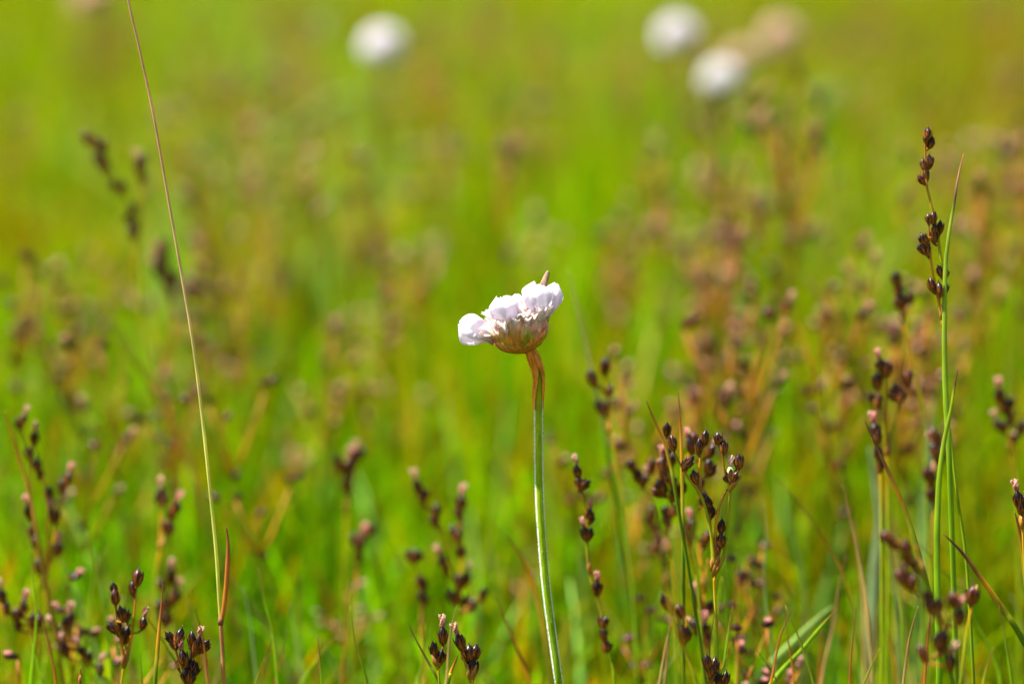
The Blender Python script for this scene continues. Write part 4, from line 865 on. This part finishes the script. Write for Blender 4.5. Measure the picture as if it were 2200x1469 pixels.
# thrift heads far behind: globes of many small open florets
def far_thrift(px, py, z, diam, label, white, seed, rim=(.62, .56, .60)):
    r = random.Random(seed); c = P(px, py, z); root = empty('thrift_flower', (c.x + r.uniform(-.01, .01), c.y + r.uniform(-.01, .01), 0)); L0 = root.location; R = diam/2
    mb = MB(); pts = smooth_path([Vector((0, 0, -.002)), Vector(((c.x - L0.x)*.5, (c.y - L0.y)*.4, c.z*.5)), c - L0 - Vector((0, 0, R*.5))], 5); n = len(pts)
    mb.tube(pts, [.0010]*n, [ramp([(0, GREEN), (.8, (.12, .2, .03)), (.9, (.4, .2, .08)), (1, (.4, .2, .08))], i/(n-1)) for i in range(n)], 8); link('stem', mb.mesh('scape', M_FSTEM), root)
    mb = MB(); rows = []; cols = []
    for i in range(8):
        t = i/7*1.6; rows.append([c - L0 + Vector((math.cos(q)*math.sin(t), math.sin(q)*math.sin(t), -math.cos(t)*.75))*R*.72 for q in [j*math.pi/8 for j in range(16)]]); cols.append([lerp((.3, .14, .05), (.5, .32, .18), i/7)]*16)
    mb.grid(rows, cols, True); link('bract_cup', mb.mesh('bract_cup', M_BRACT), root)
    mb = MB()
    for k in range(46):
        zz = 1 - (k + .5)/46*1.35; an = k*2.39996; q = math.sqrt(max(0, 1 - zz*zz)); d = Vector((q*math.cos(an), q*math.sin(an), zz)); a, e1, e2 = frame(d)
        tip = c - L0 + d*R*r.uniform(.88, 1.02); f0 = r.uniform(0, 6.28)
        for p in range(5):
            f = f0 + p*1.2566; rad = e1*math.cos(f) + e2*math.sin(f); side = -e1*math.sin(f) + e2*math.cos(f); lp = R*.34
            rows = []; cols = []
            for i in range(4):
                v = i/3; w_ = lp*(.18 + .42*math.sin(v*2.2)); o_ = tip - d*R*.25*(1 - v) + rad*lp*v + d*lp*.3*v
                rows.append([o_ - side*w_, o_ + d*lp*.06, o_ + side*w_]); cc = lerp(rim, white, min(1, v*2)); cols.append([cc]*3)
            mb.grid(rows, cols)
    link('petals', mb.mesh('petals', M_PETAL), root)
    tag(root, label, 'flower', 'thrift flowers in the meadow')
far_thrift(822, 102, 1.12, .0144, 'blurred white thrift head at the top, left of the centre flower', (.68, .65, .69), 1)
far_thrift(1455, 78, 1.14, .0142, 'blurred white thrift head at the top right, left one of the pair', (.68, .65, .69), 2)
far_thrift(1549, 172, 1.10, .0130, 'blurred white thrift head lower and right of the top right one', (.68, .67, .68), 3)
far_thrift(1592, 128, 1.20, .0123, 'faded peach thrift head touching the lower white one', (.60, .44, .32), 4, (.50, .32, .2))
far_thrift(1676, 84, 1.26, .0152, 'faded brownish thrift head farthest right at the top', (.56, .40, .30), 5, (.50, .30, .20))
far_thrift(196, -4, 1.30, .0144, 'faded pinkish thrift head cut by the top edge at left', (.60, .36, .30), 6, (.4, .2, .15))

# pale grass seed heads far out of focus, some added in place of bokeh glints
def seed_head(px, py, z, R, label, seed, col=(.55, .52, .22)):
    r = random.Random(seed); c = P(px, py, z); root = empty('grass_seed_head', (c.x + r.uniform(-.006, .006), c.y, 0)); L0 = root.location
    top = c - L0; pts = smooth_path([Vector((0, 0, -.002)), Vector((top.x*.4, top.y*.4, top.z*.5)), top - Vector((0, 0, R)), top + Vector((0, 0, R))], 5); n = len(pts)
    mb = MB(); mb.tube(pts, [.0005]*n, [GREEN]*n, 6); link('stem', mb.mesh('stem', M_STEM), root)
    mb = MB()
    for k in range(34):
        t = r.random(); q = top + Vector((0, 0, R*(2*t - 1))); an = r.uniform(0, 6.28); d = Vector((math.cos(an)*.8, math.sin(an)*.8, r.uniform(.4, 1.1))).normalized(); q = q + d*R*r.uniform(.1, .8)*math.sin(math.pi*(t*.8 + .15))
        mb.tube([q, q + d*.0008, q + d*.0018, q + d*.003], [.0002, .0006, .0005, .0001], [tuple(v*r.uniform(.8, 1.15) for v in col)]*4, 6)
    link('spikelets', mb.mesh('spikelets', M_PINK), root)
    tag(root, label, 'grass head', 'pale grass heads in the meadow')
seed_head(440, 945, .86, .0042, 'pale yellow green blurred grass head just left of the long culm', 1, (.62, .62, .24))
seed_head(1120, 320, 1.20, .0050, 'pale green blurred grass head above the thrift flower', 2, (.40, .50, .16))
seed_head(1505, 385, .95, .0034, 'faint cream grass head above the branching rush', 3, (.5, .44, .2))
seed_head(690, 55, 1.35, .0046, 'pale blurred grass head added for a glint left of the top left white thrift', 4, (.44, .50, .2))
seed_head(1777, 216, 1.25, .0044, 'faint pale grass head added for a glint right of the white thrift heads', 5, (.44, .44, .22))
seed_head(935, 545, 1.02, .0036, 'faint cream grass head left of the thrift flower', 6, (.5, .44, .24))
seed_head(790, 1100, .84, .0038, 'pale green blurred grass head low at left of centre', 7, (.26, .40, .10))
seed_head(1200, 1050, .88, .0038, 'pale green blurred grass head just right of the hairy stem', 8, (.26, .40, .10))
seed_head(640, 1000, .80, .0030, 'straw coloured blurred grass head left of centre', 9, (.6, .42, .2))
